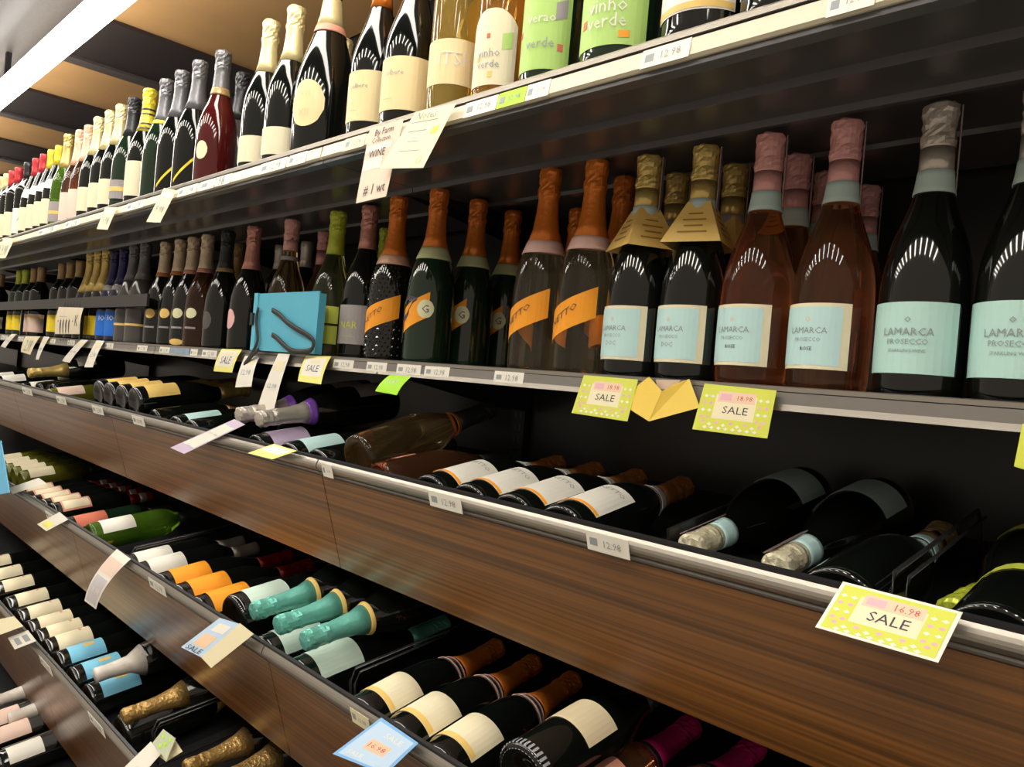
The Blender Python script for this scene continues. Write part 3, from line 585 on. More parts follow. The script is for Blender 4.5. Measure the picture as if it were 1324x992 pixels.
# ---------------------------------------------------------------- bottles lying in the bins
def plane_hit(px, py, level, h):
    Y, z, L = BIN[level]; o = Vector((0, Y, z)) + PV*DK[level] + NV*h
    r = ray(px, py); return EYE + r*((o-EYE).dot(NV)/r.dot(NV))
def lie(level, px, py, kind, ref, layer, label, group=None, fwd=False, yaw=0, pitch=0, spin=0):
    d = KIND[kind]; sc = d.get('sc', 1); R = rad(d['sh'], .07)*sc; T = topz(d['sh'])*sc; ref = ref*sc
    ax = R+.001 + (layer-1)*.074
    rr = (R if ref < .16 else .017)*.6
    P_ = plane_hit(px, py, level, ax+rr) - NV*rr
    a = DV*(-1 if fwd else 1)
    a = Matrix.Rotation(math.radians(yaw), 3, NV) @ a
    if pitch: a = Matrix.Rotation(math.radians(pitch), 3, a.cross(NV)) @ a
    a.normalize()
    u = (NV - a*NV.dot(a)).normalized()
    base = P_ - a*ref
    yl = -u; xl = yl.cross(a)
    m = Matrix((xl, yl, a)).transposed().to_4x4() @ Matrix.Rotation(math.radians(spin), 4, 'Z')
    # keep the whole bottle between rail and back wall
    o = Vector((0, BIN[level][0], BIN[level][1]))
    s0 = (base-o).dot(DV); s1 = (base+a*(T+.01)-o).dot(DV); lo, hi = min(s0, s1), max(s0, s1)
    lim = (BACK-.02-BIN[level][0])/CD
    if lo < .024: base += DV*(.024-lo)
    elif hi > lim: base -= DV*(hi-lim)
    q = base + a*ref + NV*rr; base.x += solveX(px, q.y, q.z)-q.x
    m.translation = base; m = m @ Matrix.Scale(sc, 4)
    nm = 'sparkling_wine_bottle' if d['cap'][0] == 's' else 'wine_bottle'
    o = place(kind, m, nm, label, 'bottle', group); REG.append((o, ('b', level, round(layer*2), fwd), R)); return o
def bins(level, desc, where, kind, ref, layer, pts, **k):
    series(desc, where, pts, lambda p, l, g: lie(level, p[0], p[1], kind, ref, layer, l, g, **k))
B1, B2, B3, B4 = 'in the top bin', 'in the second bin', 'in the third bin', 'in the lowest bin'
bins(3, 'lying dark bottle with white label and copper foil', B1, 'b_white', .075, 1, [(602, 620), (650, 631), (707, 645), (764, 659)], spin=-8, yaw=4)
bins(3, 'amber bottle lying base outward', 'on top of the pile, '+B1, 'b_amber', .11, 1.75, [(530, 572)], pitch=9)
bins(3, 'rosé red bottle lying', 'underneath the amber one, '+B1, 'b_rosered', .09, 1, [(548, 607)])
bins(3, 'dark bottle lying neck outward with ivory foil', B1, 'b_ivory', .295, 1, [(898, 695), (1008, 720)], fwd=True)
bins(3, 'dark bottle lying neck outward with lime foil', 'at the right edge, '+B1, 'b_lime', .285, 1, [(1245, 776)], fwd=True, yaw=-8)
bins(3, 'dark bottle with broad lime band', 'at the right edge, '+B1, 'b_lime', .10, 1, [(1325, 765)])
bins(3, 'neck-outward bottle with silver foil and purple ring', B1, 'b_silver', .285, 2, [(326, 562), (350, 559)], fwd=True)
bins(3, 'dark bottle with lilac label', B1, 'b_lilac', .08, 1, [(376, 572)])
bins(3, 'dark bottle with light blue label', 'beside the amber bottle', 'b_aqua', .08, 1, [(420, 587)])
bins(3, 'dark bottle with mint blue label', 'left of the purple ticket', 'b_aqua', .08, 1, [(268, 547)])
bins(3, 'black bottle with antique brass foil', B1, 'b_brass', .08, 1, [(238, 532)])
bins(3, 'dark bottle with brown foil', 'at the back, '+B1, 'b_brass', .25, 1.5, [(285, 492)])
bins(3, 'dark bottle with gold label', B1, 'b_gold', .08, 1.7, [(160, 512), (178, 516), (195, 521), (213, 528)])
bins(3, 'dark bottle with grey foil', 'back left, '+B1, 'b_grey', .26, 1, [(150, 496), (170, 498)])
bins(3, 'yellow-green bottle with pale pink label', B1, 'b_pinkyel', .08, 1, [(95, 505)])
bins(3, 'dark bottle lying neck outward with gold foil', B1, 'b_goldwhite', .285, 2, [(48, 489)], fwd=True)
bins(3, 'dark bottle with white label', 'at the far left, '+B1, 'b_whitew', .08, 1, [(8, 488), (22, 490), (60, 498)])
bins(3, 'plain black bottle', B1, 'b_black', .10, 1, [(300, 555), (470, 594)])
bins(3, 'black bottle with copper foil and light blue collar', 'behind the wire divider', 'b_bluecollar', .265, 1, [(1205, 712)])

bins(4, 'olive bottle with cream label', B2+' at far left', 'b_creamol', .07, 1, [(14, 592), (24, 597), (34, 601), (44, 605), (54, 610)])
bins(4, 'dark bottle with salmon and cream label', B2, 'b_pinkred', .07, 1, [(52, 632), (63, 637), (74, 642), (86, 646), (98, 651)])
bins(4, 'dark green bottle with brick red label', B2, 'b_red', .05, 1, [(108, 678)])
bins(4, 'bright green bottle with white label', B2, 'b_bright', .07, 1.4, [(152, 690)])
bins(4, 'dark bottle with white label', 'left of the orange labels', 'b_white2', .05, 1, [(188, 731), (204, 739)])
bins(4, 'dark bottle with orange label', B2, 'b_orange', .07, 1, [(246, 749), (270, 759), (296, 771)])
bins(4, 'stout bottle with pale mint label', 'left of the teal foils', 'b_mint', .075, 1.3, [(347, 768)])
bins(4, 'dark bottle lying neck outward with teal foil', B2, 'b_teal', .290, 2.1, [(356, 786), (366, 809), (404, 836)], fwd=True)
bins(4, 'dark bottle with mint label', 'under the teal foils', 'b_mintl', .075, 1, [(388, 818), (434, 846)])
bins(4, 'dark bottle with orange foil and yellow label', B2, 'b_orangeneck', .065, 1, [(506, 912), (558, 940)], yaw=6)
bins(4, 'dark bottle with orange neck foil', 'label out of view, '+B2, 'b_orangeneck', .27, 1, [(716, 928)], yaw=6)
bins(4, 'black bottle with ridged glass foot and ecru label', 'at the bottom edge', 'b_ridged', .10, 1.8, [(748, 936)])
bins(4, 'dark bottle with slim orange cap', 'between the ridged foot and magenta foils', 'b_orangethin', .27, 1, [(806, 960)])
bins(4, 'rosé bottle with magenta foil', 'at the bottom edge', 'b_magenta', .265, 1, [(872, 944), (958, 972)])

bins(5, 'dark wine bottle with cream label', B3+' upper left', 'b_cream', .065, 1, [(-6, 726), (8, 740), (22, 756), (40, 777)])
bins(5, 'dark wine bottle with cream label and brown crest', B3, 'b_cream', .065, 1, [(56, 801), (70, 812), (82, 824), (94, 840)])
bins(5, 'dark wine bottle with sky blue label', B3, 'b_sky', .065, 1, [(110, 862), (130, 884), (152, 908)])
bins(5, 'dark bottle lying neck outward with white cap', 'on the sky blue labels', 'b_whiteneck', .275, 2, [(134, 894)], fwd=True)
bins(5, 'dark bottle lying neck outward with antique gold foil', B3, 'b_brass', .29, 1.6, [(174, 942)], fwd=True)
bins(5, 'dark bottle with gold foil', 'at the bottom edge, '+B3, 'b_brass', .27, 1, [(318, 938)])
bins(5, 'dark bottle lying neck outward with gold foil', 'at the bottom edge', 'b_brass', .28, 1, [(268, 985), (292, 992)], fwd=True)
bins(6, 'dark bottle lying neck outward with white cap', B4, 'b_whiteneck', .275, 1.5, [(2, 900), (20, 922)], fwd=True)
bins(6, 'dark bottle with pale rose label', B4, 'b_pinkl', .07, 1, [(6, 935), (18, 955)])
bins(6, 'dark bottle with white label', B4, 'b_whitew', .07, 1, [(34, 985)])
bins(6, 'dark bottle with red cap', 'far left, '+B4, 'b_redfoil', .265, 1, [(6, 872)])

# bottles never share room: neighbours of one row are nudged apart along the shelf, those behind are set back
for it in range(80):
    for i, (a, ka, ra) in enumerate(REG):
        for b, kb, rb in REG[i+1:]:
            if ka != kb: continue
            dx = b.location.x-a.location.x; dy = (b.location.y-a.location.y) if ka[0] == 's' else 0
            need = (ra+rb)*1.01
            if dx*dx+dy*dy < need*need:
                if abs(dy) > .025:
                    f, k = (a, b) if dy > 0 else (b, a)
                    s = 1.006 if k.location.y*1.006 < BACK-.052 else 1
                    k.location.x *= s; k.location.y *= s
                    if s > 1: continue
                push = (math.sqrt(max(1e-6, need*need-dy*dy))-abs(dx))*.5*(1 if dx >= 0 else -1)
                a.location.x -= push*.9; b.location.x += push*.9
# ---------------------------------------------------------------- cards, tickets, box, dividers
def quad_card(name, TL, TR, BR, BL, Yt, Yb, m, label, cat='price tag', group=None, prints=(), th=.0004, bow=0):
    c = [atY(*TL, Yt), atY(*TR, Yt), None, atY(*BL, Yb)]
    n_ = (c[1]-c[0]).cross(c[3]-c[0]); r_ = ray(*BR); c[2] = EYE + r_*((c[0]-EYE).dot(n_)/r_.dot(n_))   # keep the card flat
    return card3(name, c, m, label, cat, group, prints, th, bow)
def card3(name, c, m, label, cat='price tag', group=None, prints=(), th=.0004, bow=0):
    nrm = (c[1]-c[0]).cross(c[3]-c[0]).normalized()
    if nrm.dot(EYE-c[0]) < 0: nrm = -nrm
    org = (c[0]+c[1])/2
    def pt(u, w, off=0): # u: 0 left..1 right, w: 0 top..1 bottom
        p = (c[0]*(1-u)+c[1]*u)*(1-w)+(c[3]*(1-u)+c[2]*u)*w
        return p - org + nrm*(off+bow*4*w*(1-w))
    root = thing(name, label, cat, org, group)
    def sheet(u0, u1, w0, w1, off, t, mm, nm, parent, n=6, lb=None):
        n = n if bow else 1
        v = []; f = []
        for k in range(n+1):
            w = w0+(w1-w0)*k/n
            v += [pt(u0, w, off), pt(u1, w, off), pt(u0, w, off-t), pt(u1, w, off-t)]
        for k in range(n):
            a = 4*k; b = a+4; f += [(a, b, b+1, a+1), (a+2, a+3, b+3, b+2), (a, a+2, b+2, b), (a+1, b+1, b+3, a+3)]
        f += [(0, 1, 3, 2), (4*n, 4*n+2, 4*n+3, 4*n+1)]
        return link(nm, me_from(nm, v, f, mm), parent, lb)
    face = sheet(0, 1, 0, 1, 0, th, m, 'card', root)
    for q in prints:
        if q[0] == 'r': sheet(q[1], q[2], q[3], q[4], .0003+.0001*(q[6] if len(q) > 6 else 0), .0002, q[5], 'printed_patch', face)
        elif q[0] == 't':  # ('t', text, uc, wc, width_u, material, height_scale)
            v2, f, asp = text2d(q[1]); wu = q[4]
            wd = (c[1]-c[0]).length; hd = (c[3]-c[0]).length
            hs = (q[6] if len(q) > 6 else 1)
            v = [pt(q[2]+x*wu, q[3]-y*wu*wd/hd*hs, .0007) for x, y in v2]
            link('lettering', me_from('lettering', v, f, q[5]), face)
        elif q[0] == 'd':  # diamonds: list of centres, size, material -> one printed pattern
            v = []; f = []
            for (u, w) in q[1]:
                b = len(v); s = q[2]; v += [pt(u-s, w, .0005), pt(u, w+s*1.2, .0005), pt(u+s, w, .0005), pt(u, w-s*1.2, .0005)]; f.append((b, b+1, b+2, b+3))
            link('diamond_print', me_from('diamonds', v, f, q[3]), face, kind='stuff')
    return root
def sale_prints(price):
    dia1 = []; dia2 = []
    for j in range(4):
        for u in (.08, .17, .83, .92): (dia1 if j % 2 else dia2).append((u, .26+.15*j))
    for i in range(9): (dia2 if i % 2 else dia1).append((.12+.095*i, .80+.05*(i % 2)))
    for i in range(8): dia2.append((.165+.095*i, .92))
    return [('r', .035, .965, .05, .95, YGREEN), ('r', .22, .78, .20, .72, CREAM, 1), ('r', .25, .76, .13, .36, mat('peach ticket', (.80, .56, .40), .5), 2),
            ('r', .28, .44, .18, .32, PINKP, 3), ('t', price, .62, .25, .20, RED), ('t', 'SALE', .52, .52, .34, INK, .9), ('d', dia1, .033, PINKP), ('d', dia2, .03, WHITE)]
LINES = [('r', .12, .70, .2+.12*i, .23+.12*i, GREY_INK, i) for i in range(4)]
# SALE tickets
quad_card('sale_ticket', (1090, 752), (1245, 792), (1213, 857), (1054, 811), .688, .655, WHITE, 'large yellow SALE ticket printed 16.98 on the rail above the walnut board', prints=sale_prints('16.98'))
quad_card('sale_ticket', (911, 496), (1004, 505), (992, 567), (895, 555), .800, .775, YGREEN, 'yellow-green SALE ticket printed 18.98 under the rosé bottles', prints=sale_prints('18.98'))
quad_card('sale_ticket', (755, 485), (825, 491), (811, 545), (739, 534), .800, .778, YGREEN, 'yellow-green SALE ticket left of the folded gold hanger', prints=sale_prints('18.98'))
quad_card('sale_ticket', (1322, 548), (1350, 552), (1340, 612), (1311, 603), .800, .775, YGREEN, 'yellow-green ticket cut off by the right edge of the picture', prints=sale_prints('18.98')[:1])
quad_card('sale_ticket', (493, 928), (541, 961), (498, 1002), (430, 975), .618, .585, BLUEP, 'blue and white SALE ticket on the second bin rail at the bottom edge',
          prints=[('r', .06, .94, .06, .94, PALEB), ('r', .28, .72, .40, .66, mat('peach ticket', (.80, .56, .40), .5), 1), ('t', '16.98', .5, .53, .34, RED), ('t', 'SALE', .6, .22, .40, WHITE), ('t', 'SALE', .3, .82, .30, WHITE)])
quad_card('sale_ticket', (284, 799), (310, 807), (260, 850), (234, 837), .618, .60, PALEB, 'pale blue ticket hanging over the second bin rail', prints=[('r', .2, .8, .45, .8, PEACH), ('r', .25, .85, .12, .35, WHITE, 1), ('t', 'SALE', .5, .9, .7, INK)])
quad_card('price_tag', (310, 806), (328, 820), (273, 864), (260, 850), .612, .597, CREAM, 'plain cream card beside the pale blue ticket')
# folded gold hanger
gl_ = thing('paper_neck_hanger', 'gold folded paper neck hanger lying on the middle shelf rail', 'neck hanger', atY(855, 515, .79))
def poly_sheet(pts, Y, m, nm, parent, t=.0004):
    c = [atY(x, y, yy)-parent.location for (x, y, yy) in pts]; n = len(c); off = Vector((0, t, 0))
    return link(nm, me_from(nm, c+[p+off for p in c], [tuple(range(n)), tuple(range(2*n-1, n-1, -1))]+[(i, n+i, n+(i+1) % n, (i+1) % n) for i in range(n)], m), parent)
poly_sheet([(839, 487, .802), (798, 519, .792), (839, 545, .775), (856, 506, .785)], 0, GOLDP, 'left_flap', gl_)
poly_sheet([(856, 506, .785), (839, 545, .775), (905, 527, .790), (891, 490, .802), (869, 498, .800)], 0, GOLDP, 'right_flap', gl_)
poly_sheet([(848, 491, .806), (850, 503, .806), (868, 504, .806), (880, 492, .806)], 0, mat('hanger inside', (.72, .55, .42), .5), 'folded_inside', gl_)
# overhanging tickets, middle shelf
hang = [((15, 432), (22, 432), (7, 450), (1, 448), WHITE, 'narrow white slip at the far left of the middle shelf rail'),
 ((33, 435), (52, 435), (39, 459), (27, 455), CREAM, 'double cream slip below the pink banded label'),
 ((57, 435), (64, 436), (50, 465), (46, 465), WHITE, 'curled narrow white slip right of the cream one'),
 ((105, 439), (114, 440), (90, 469), (80, 467), WHITE, 'long white slip below the paper notice, left of a pair'),
 ((125, 440), (135, 441), (120, 475), (109, 475), WHITE, 'long white slip below the cobalt labels, right of a pair'),
 ((287, 451), (313, 452), (300, 482), (276, 480), LEMON, 'pale yellow ticket left of the blue box'),
 ((396, 460), (428, 461), (415, 497), (385, 493), LEMON, 'pale yellow ticket right of the blue box'),
 ((317, 460), (335, 461), (325, 500), (304, 501), WHITE, 'white ticket under the blue box strap'),
 ((360, 457), (375, 458), (353, 536), (331, 533), WHITE, 'long hanging white slip below the blue box'),
 ((504, 485), (532, 487), (513, 511), (485, 506), LIME, 'bright lime green ticket under the orange-foiled bottles')]
for TL, TR, BR, BL, m, l in hang:
    pr = [('r', .1, .9, .08, .78, WHITE), ('t', 'SALE', .5, .5, .5, INK), ('r', .3, .7, .15, .3, CREAM, 1)] if m is LEMON else [('r', .15, .85, .12, .30, CREAM), ('t', '12.98', .5, .55, .6, GREY_INK)]
    if m is LIME: pr = [('t', '13.99', .45, .4, .5, WHITE)]
    quad_card('price_tag', TL, TR, BR, BL, .800, .772 if BL[1]-TL[1] > 30 else .785, m, l, prints=pr, bow=.003)
# rail tickets
def rail_ticket(shelf, p0, p1, y, m, label, price='12.98'):
    if shelf == 2: Ya, za, Yb_, zb = SY2-.0036, SZ2-.006, SY2-.0055, SZ2-.024
    elif shelf == 1: Ya, za, Yb_, zb = SY1-.0034, SZ1-.012, SY1-.0075, SZ1-.033
    else:
        a_ = P2(shelf, .004, .0112); b_ = P2(shelf, .027, .0112); Ya, za, Yb_, zb = a_[0], a_[1], b_[0], b_[1]
    c = [Vector((solveX(p0, Ya, za), Ya, za)), Vector((solveX(p1, Ya, za), Ya, za))]
    c += [Vector((c[1].x, Yb_, zb)), Vector((c[0].x, Yb_, zb))]
    return card3('price_tag', c, m, label, group=None, prints=[('t', price, .62, .5, .4, GREY_INK), ('r', .08, .26, .3, .7, GREY_INK)])
r2 = [(2, 10, 'a'), (24, 31, ''), (63, 72, ''), (88, 97, ''), (136, 147, ''), (178, 191, ''), (207, 220, ''), (247, 256, ''), (262, 281, ''), (432, 458, ''), (475, 501, ''), (514, 545, ''), (550, 582, ''), (640, 678, '')]
names2 = ['far left end, below the ecru labels', 'below the lime-capped bottles', 'below the yellow label beside the notice', 'below the white paper notice', 'just left of the grey bottles', 'below the smoky grey bottles', 'below the champagne foils', 'below the red sparkling bottle', 'left of the pale yellow ticket', 'below the lime-labelled bottle', 'below the quilted bottle', 'below the round-seal bottle', 'just right of the lime green ticket', 'below the set-back green bottles, standing alone']
for (a, b, _), n in zip(r2, names2): rail_ticket(2, a, b, 0, WHITE, 'small white price ticket in the middle rail, '+n)
rail_ticket(2, 221, 245, 0, mat('slate ticket', (.25, .36, .50), .4), 'slate blue ticket in the middle rail below the champagne foils')
r1 = [(603, 645, WHITE, 'white ticket in the upper rail, left of the lime one'), (646, 682, LIME, 'lime green ticket in the upper rail below the green label'), (683, 713, WHITE, 'white ticket in the upper rail, right of the lime one'), (832, 895, WHITE, 'white ticket in the upper rail below the blue label'), (1072, 1135, WHITE, 'white ticket in the upper rail at the top edge'),
      (447, 474, CREAM, 'cream ticket in the upper rail left of the handwritten card'), (375, 398, WHITE, 'white ticket in the upper rail below the magnum'), (338, 372, WHITE, 'white ticket in the upper rail below the tall gold foils'), (260, 300, WHITE, 'white ticket in the upper rail below the dark red bottle'), (232, 256, WHITE, 'white ticket in the upper rail below the yellow swoosh bottles'),
      (165, 188, WHITE, 'white ticket in the upper rail between two hanging cards'), (85, 105, WHITE, 'white ticket in the upper rail below the red and yellow caps'), (50, 75, WHITE, 'white ticket in the upper rail toward the far left')]
for a, b, m, l in r1: rail_ticket(1, a, b, 0, m, l)
for a, b, l in [(553, 595, 'below the white-label bottles'), (757, 812, 'below the last white-label bottle'), (415, 428, 'below the light blue label'), (170, 185, 'below the gold labels'), (118, 132, 'left of the gold labels'), (72, 84, 'below the pink label'), (28, 40, 'at the far left')]:
    rail_ticket(3, a, b, 0, WHITE, 'white ticket clipped to the first bin rail '+l)
for a, b, l in [(191, 212, 'below the two white labels'), (58, 70, 'near the blue sign')]: rail_ticket(4, a, b, 0, WHITE, 'white ticket clipped to the second bin rail '+l)
rail_ticket(4, 452, 476, 0, CREAM, 'cream ticket on the second bin rail beside the blue SALE ticket')
for a, b, l in [(50, 65, 'below the cream labels'), (113, 133, 'below the sky blue labels')]: rail_ticket(5, a, b, 0, WHITE, 'white ticket clipped to the third bin rail '+l)
# hanging cards on the upper shelf
quad_card('handwritten_card', (478, 167), (522, 153), (499, 254), (460, 263), .648, .640, mat('buff card', (.80, .62, .48), .5), 'tall buff handwritten shelf card clipped under the script labels', 'shelf card',
  prints=[('r', .02, .80, .25, .34, WHITE), ('r', .02, .60, .42, .58, WHITE), ('t', 'By Farm', .5, .10, .55, INK), ('t', 'Collection', .45, .19, .55, INK), ('t', 'WINE', .4, .37, .5, INK), ('t', '# 1 wt', .55, .86, .7, INK)])
quad_card('shelf_card', (537, 145), (590, 133), (547, 217), (491, 218), .646, .630, mat('straw card', (.82, .74, .46), .5), 'straw-coloured printed tasting card overlapping the handwritten card', 'shelf card',
  prints=[('t', 'Notes', .40, .10, .5, GREY_INK), ('r', .10, .75, .20, .215, GREY_INK), ('r', .15, .6, .36, .375, GREY_INK), ('r', .3, .55, .54, .55, GREY_INK), ('r', .2, .7, .70, .71, GREY_INK), ('r', .74, .88, .33, .45, GOLDP), ('r', .74, .86, .80, .92, PEACH)])
for TL, TR, BR, BL, l in [((212, 243), (228, 246), (207, 288), (189, 287), 'cream slip hanging from the upper rail below the grey-foiled bottles'), ((136, 268), (151, 268), (139, 297), (125, 296), 'cream slip hanging from the upper rail below the pale gold foils'), ((4, 308), (19, 308), (7, 334), (-3, 334), 'cream slip at the far left of the upper rail')]:
    quad_card('price_tag', TL, TR, BR, BL, .648, .635, CREAM, l, prints=[('r', .15, .85, .1, .25, WHITE), ('t', '9.98', .5, .6, .6, GREY_INK)])
# bins: hanging strips
quad_card('price_tag', (303, 542), (317, 549), (238, 587), (220, 579), .700, .676, LILAC, 'long lilac strip ticket sticking out over the walnut board', prints=[('r', .08, .92, .15, .8, WHITE), ('t', '21.98', .5, .4, .6, GREY_INK)])
quad_card('price_tag', (354, 574), (384, 583), (352, 594), (320, 586), .690, .676, LEMON, 'pale yellow ticket on the first bin rail below the lilac label', prints=[('r', .1, .9, .1, .6, WHITE)])
quad_card('price_tag', (77, 662), (88, 672), (60, 687), (48, 678), .622, .606, WHITE, 'white ticket with lime patch on the second bin rail', prints=[('r', .15, .85, .55, .9, LEMON)])
quad_card('price_tag', (50, 618), (60, 625), (16, 639), (12, 631), .64, .622, WHITE, 'white slip over the second bin rail beside the blue sign')
quad_card('price_tag', (151, 710), (169, 723), (124, 788), (109, 777), .622, .600, WHITE, 'long curled white and pink slip hanging over the second bin board', prints=[('r', .05, .95, .12, .38, mat('blush print', (.80, .60, .50), .5)), ('r', .1, .9, .45, .95, mat('grey lilac print', (.60, .57, .60), .5)), ('t', '18.98', .5, .7, .6, WHITE)], bow=.012)
quad_card('price_tag', (-12, 803), (18, 797), (30, 810), (0, 821), .548, .535, CREAM, 'cream ticket on the third bin rail at the left edge')
quad_card('price_tag', (10, 825), (36, 815), (47, 829), (19, 840), .550, .538, WHITE, 'white ticket with printed code squares on the third bin rail', prints=[('r', .2, .45, .25, .8, GREY_INK), ('r', .6, .85, .25, .8, GREY_INK)])
quad_card('price_tag', (195, 959), (208, 975), (179, 1008), (161, 992), .553, .53, WHITE, 'long white slip at the bottom edge on the third bin rail')
quad_card('price_tag', (211, 943), (227, 955), (215, 984), (197, 961), .560, .55, mat('sage print', (.50, .54, .38), .5), 'sage green patterned ticket at the bottom edge', prints=[('d', [(.3, .3), (.6, .5), (.4, .75), (.75, .2)], .1, LIME)])
quad_card('price_tag', (226, 957), (236, 972), (215, 985), (205, 978), .566, .556, CREAM, 'cream ticket behind the sage green one')
# paper notice in front of guard bar
quad_card('paper_notice', (76, 397), (108, 398), (103, 432), (71, 432), .790, .788, mat('notice paper', (.80, .70, .52), .5), 'crumpled cream paper notice taped in front of the yellow labels', 'notice',
  prints=[('t', '//////', .45, .12, .7, INK), ('r', .15, .45, .34, .36, GREY_INK), ('t', '!!!!', .4, .84, .4, INK), ('t', 'K', .85, .5, .12, INK)], bow=.004)
# blue box with black strap
bl, br, tl_ = atY(330, 458, .806), atY(412, 462, .806), atY(333, 381, .806)
blue_m = mat('light blue card box', (.10, .45, .62), .5); strap_m = mat('black strap', (.02, .02, .02), .5)
x0, x1 = bl.x, br.x; z0, z1 = SZ2+.001, tl_.z
bx_ = thing('gift_box', 'light blue box with black strap hanging in front of the amber bottle', 'box', ((x0+x1)/2, .812, z0))
def subw(name, me, parent, label=None): return sub(name, me, parent, label)
subw('front_panel', box_me((x0, x1, .796, .799, z0, z1), blue_m), bx_)
subw('side_panel', box_me((x1-.003, x1, .799, .812, z0, z1-.004), blue_m), bx_); subw('side_panel', box_me((x0, x0+.003, .799, .812, z0, z1-.002), blue_m), bx_)
subw('spine', box_me((x0-.001, x0+.016, .793, .796, z0, z1+.001), mat('box spine blue', (.13, .52, .70), .45)), bx_, 'paler blue spine strip')
def tube(points, r, m, seg=8, flat=1.0):
    v = []; f = []; n = len(points)
    for i, p in enumerate(points):
        p = Vector(p); t = (Vector(points[min(i+1, n-1)])-Vector(points[max(i-1, 0)])).normalized()
        up = Vector((0, 1, 0)) if abs(t.y) < .9 else Vector((0, 0, 1))
        s = t.cross(up).normalized(); u = s.cross(t)
        for k in range(seg):
            a = 2*math.pi*k/seg; v.append(p+s*(r*math.cos(a))+u*(r*flat*math.sin(a)))
    for i in range(n-1):
        for k in range(seg): f.append((i*seg+k, i*seg+(k+1) % seg, (i+1)*seg+(k+1) % seg, (i+1)*seg+k))
    f += [tuple(range(seg-1, -1, -1)), tuple(range((n-1)*seg, n*seg))]
    return me_from('tube', v, f, m, True)
def smooth3(pts, k=5):
    out = []
    for i in range(len(pts)-1):
        p0, p1, p2, p3 = (Vector(pts[max(0, i-1)]), Vector(pts[i]), Vector(pts[i+1]), Vector(pts[min(len(pts)-1, i+2)]))
        for j in range(k):
            t = j/k; out.append(.5*((2*p1)+(-p0+p2)*t+(2*p0-5*p1+4*p2-p3)*t*t+(-p0+3*p1-3*p2+p3)*t**3))
    out.append(Vector(pts[-1])); return out
st_pts = [(352, 401), (362, 407), (372, 416), (385, 425), (398, 433), (405, 441), (403, 452), (392, 455), (378, 453), (366, 444), (358, 437), (352, 433)]
bp = [atY(x, y, .789)+Vector((0, -.004*math.sin(i*.6)**2, 0)) for i, (x, y) in enumerate(st_pts)]
subw('strap', tube(smooth3(bp), .0055, strap_m, 8, .35), bx_, 'black ribbon strap looped on the box front')
bp2 = [atY(x, y, .790) for x, y in [(334, 398), (331, 415), (333, 440), (326, 456), (318, 468), (316, 471), (324, 462), (334, 452)]]
subw('clasp', box_me((x0-.004, x0+.008, .788, .793, z0+.055, z0+.082), strap_m), bx_, 'black clasp at the left edge')
subw('strap_tail', tube(smooth3(bp2), .0050, strap_m, 8, .35), bx_)
# blue sign at the left edge near the viewer
quad_card('hanging_sign', (-25, 566), (1, 570), (12, 637), (-30, 645), .58, .575, mat('blue sign card', (.14, .50, .78), .5), 'plain light blue card cut off by the left edge of the picture', 'sign', th=.002)
# wire dividers in the bins
def divider(level, px, py, label, L=.30, hgt=.085, name='wire_divider'):
    P_ = plane_hit(px, py, level, hgt); Y, z, _ = BIN[level]; o = Vector((0, Y, z)) + PV*(DK[level]-.0005)
    s = max(.030, (P_-o).dot(DV)); base = Vector((P_.x, o.y, o.z)) + DV*s
    t = thing(name, label, 'divider', base)
    pts = [Vector((0, 0, 0)), NV*(hgt*.8), NV*hgt+DV*.012, NV*hgt+DV*(L-.012), NV*(hgt*.8)+DV*L, DV*L]
    link('wire_loop', tube(pts, .0024, WIRE), t)
    pts2 = [Vector((.012, 0, 0)), Vector((.012, 0, 0))+NV*(hgt*.8), Vector((.012, 0, 0))+NV*hgt*.98+DV*.012, Vector((.012, 0, 0))+NV*hgt*.98+DV*(L*.9)]
    link('inner_wire', tube(pts2, .0018, WIRE), t)
    link('foot_plate', me_from('plate', [Vector(v) for v in [(-.008, 0, 0), (.020, 0, 0)]]+[Vector((.020, 0, 0))+DV*L, Vector((-.008, 0, 0))+DV*L]+[Vector((x, 0, 0))+DV*q+NV*.0015 for x, q in ((-.008, 0), (.020, 0), (.020, L), (-.008, L))], BF, WIRE), t)
divider(3, 1148, 748, 'black wire divider between bottles in the bin below the middle shelf, right side', L=.28)
divider(4, 452, 868, 'black wire divider between mint labels and pale yellow labels', L=.30)
divider(4, 160, 712, 'black wire divider in front of the bright green bottle', L=.30)
divider(5, 196, 935, 'black wire divider beside the antique gold foil', L=.30)
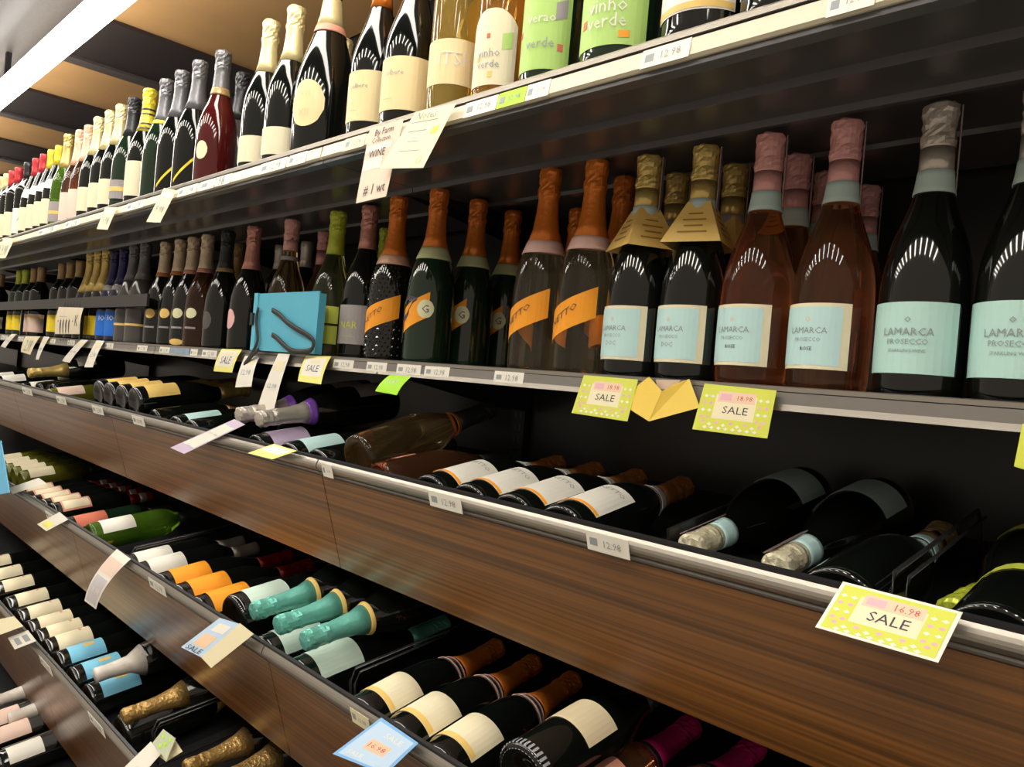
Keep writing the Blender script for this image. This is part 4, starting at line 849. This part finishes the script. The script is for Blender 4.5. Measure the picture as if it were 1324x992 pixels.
def board_div(level, px, py, label, m, L=.26, hgt=.06):
    P_ = plane_hit(px, py, level, hgt); Y, z, _ = BIN[level]; o = Vector((0, Y, z)) + PV*(DK[level]-.0005)
    s = max(.030, (P_-o).dot(DV)); base = Vector((P_.x, o.y, o.z)) + DV*s
    t = thing('bin_divider', label, 'divider', base)
    v = [Vector((x, 0, 0))+DV*a+NV*b for x in (0, .004) for a, b in ((0, 0), (L, 0), (L, hgt), (0, hgt))]
    link('board', me_from('board', v, [(0, 3, 2, 1), (4, 5, 6, 7), (0, 1, 5, 4), (1, 2, 6, 5), (2, 3, 7, 6), (3, 0, 4, 7)], m), t)
    vf = [Vector((x, 0, 0))+DV*a+NV*b for x in (-.012, .016) for a, b in ((0, 0), (L, 0), (L, .002), (0, .002))]
    link('foot_flange', me_from('flange', vf, [(0, 3, 2, 1), (4, 5, 6, 7), (0, 1, 5, 4), (1, 2, 6, 5), (2, 3, 7, 6), (3, 0, 4, 7)], m), t)
board_div(3, 862, 684, 'low black divider plate right of the white-label bottles', WIRE)
board_div(6, 2, 968, 'grey metal divider plate in the lowest bin', mat('grey divider', (.12, .11, .10), .4), L=.3, hgt=.07)
# quilted relief on the black bottle: small raised studs
qb = []
v = []; f = []
for j in range(22):
    h = .012+j*.0078
    if .058+.04*0 < h < .0: continue
    n = 26
    for k in range(n):
        a = 2*math.pi*(k+.5*(j % 2))/n; r = rad('champagne', h)+.0001
        ad = math.degrees(a) if a < math.pi else math.degrees(a)-360
        if -54 < ad < 82:
            hc = .084+.040*((ad+50)/128-.5)
            if abs(h-hc) < .026: continue
        if h > .178: continue
        w = .0032*r/.044; hh = .0028
        c = lambda da, dh, e: ((r+e)*math.sin(a+da), -(r+e)*math.cos(a+da), h+dh)
        da = w/r; b = len(v)
        v += [c(-da, 0, 0), c(0, -hh, 0), c(da, 0, 0), c(0, hh, 0), c(0, 0, .0011)]
        f += [(b, b+1, b+4), (b+1, b+2, b+4), (b+2, b+3, b+4), (b+3, b, b+4)]
link('quilted_studs', me_from('studs', v, f, G['black']), QB, kind='stuff')
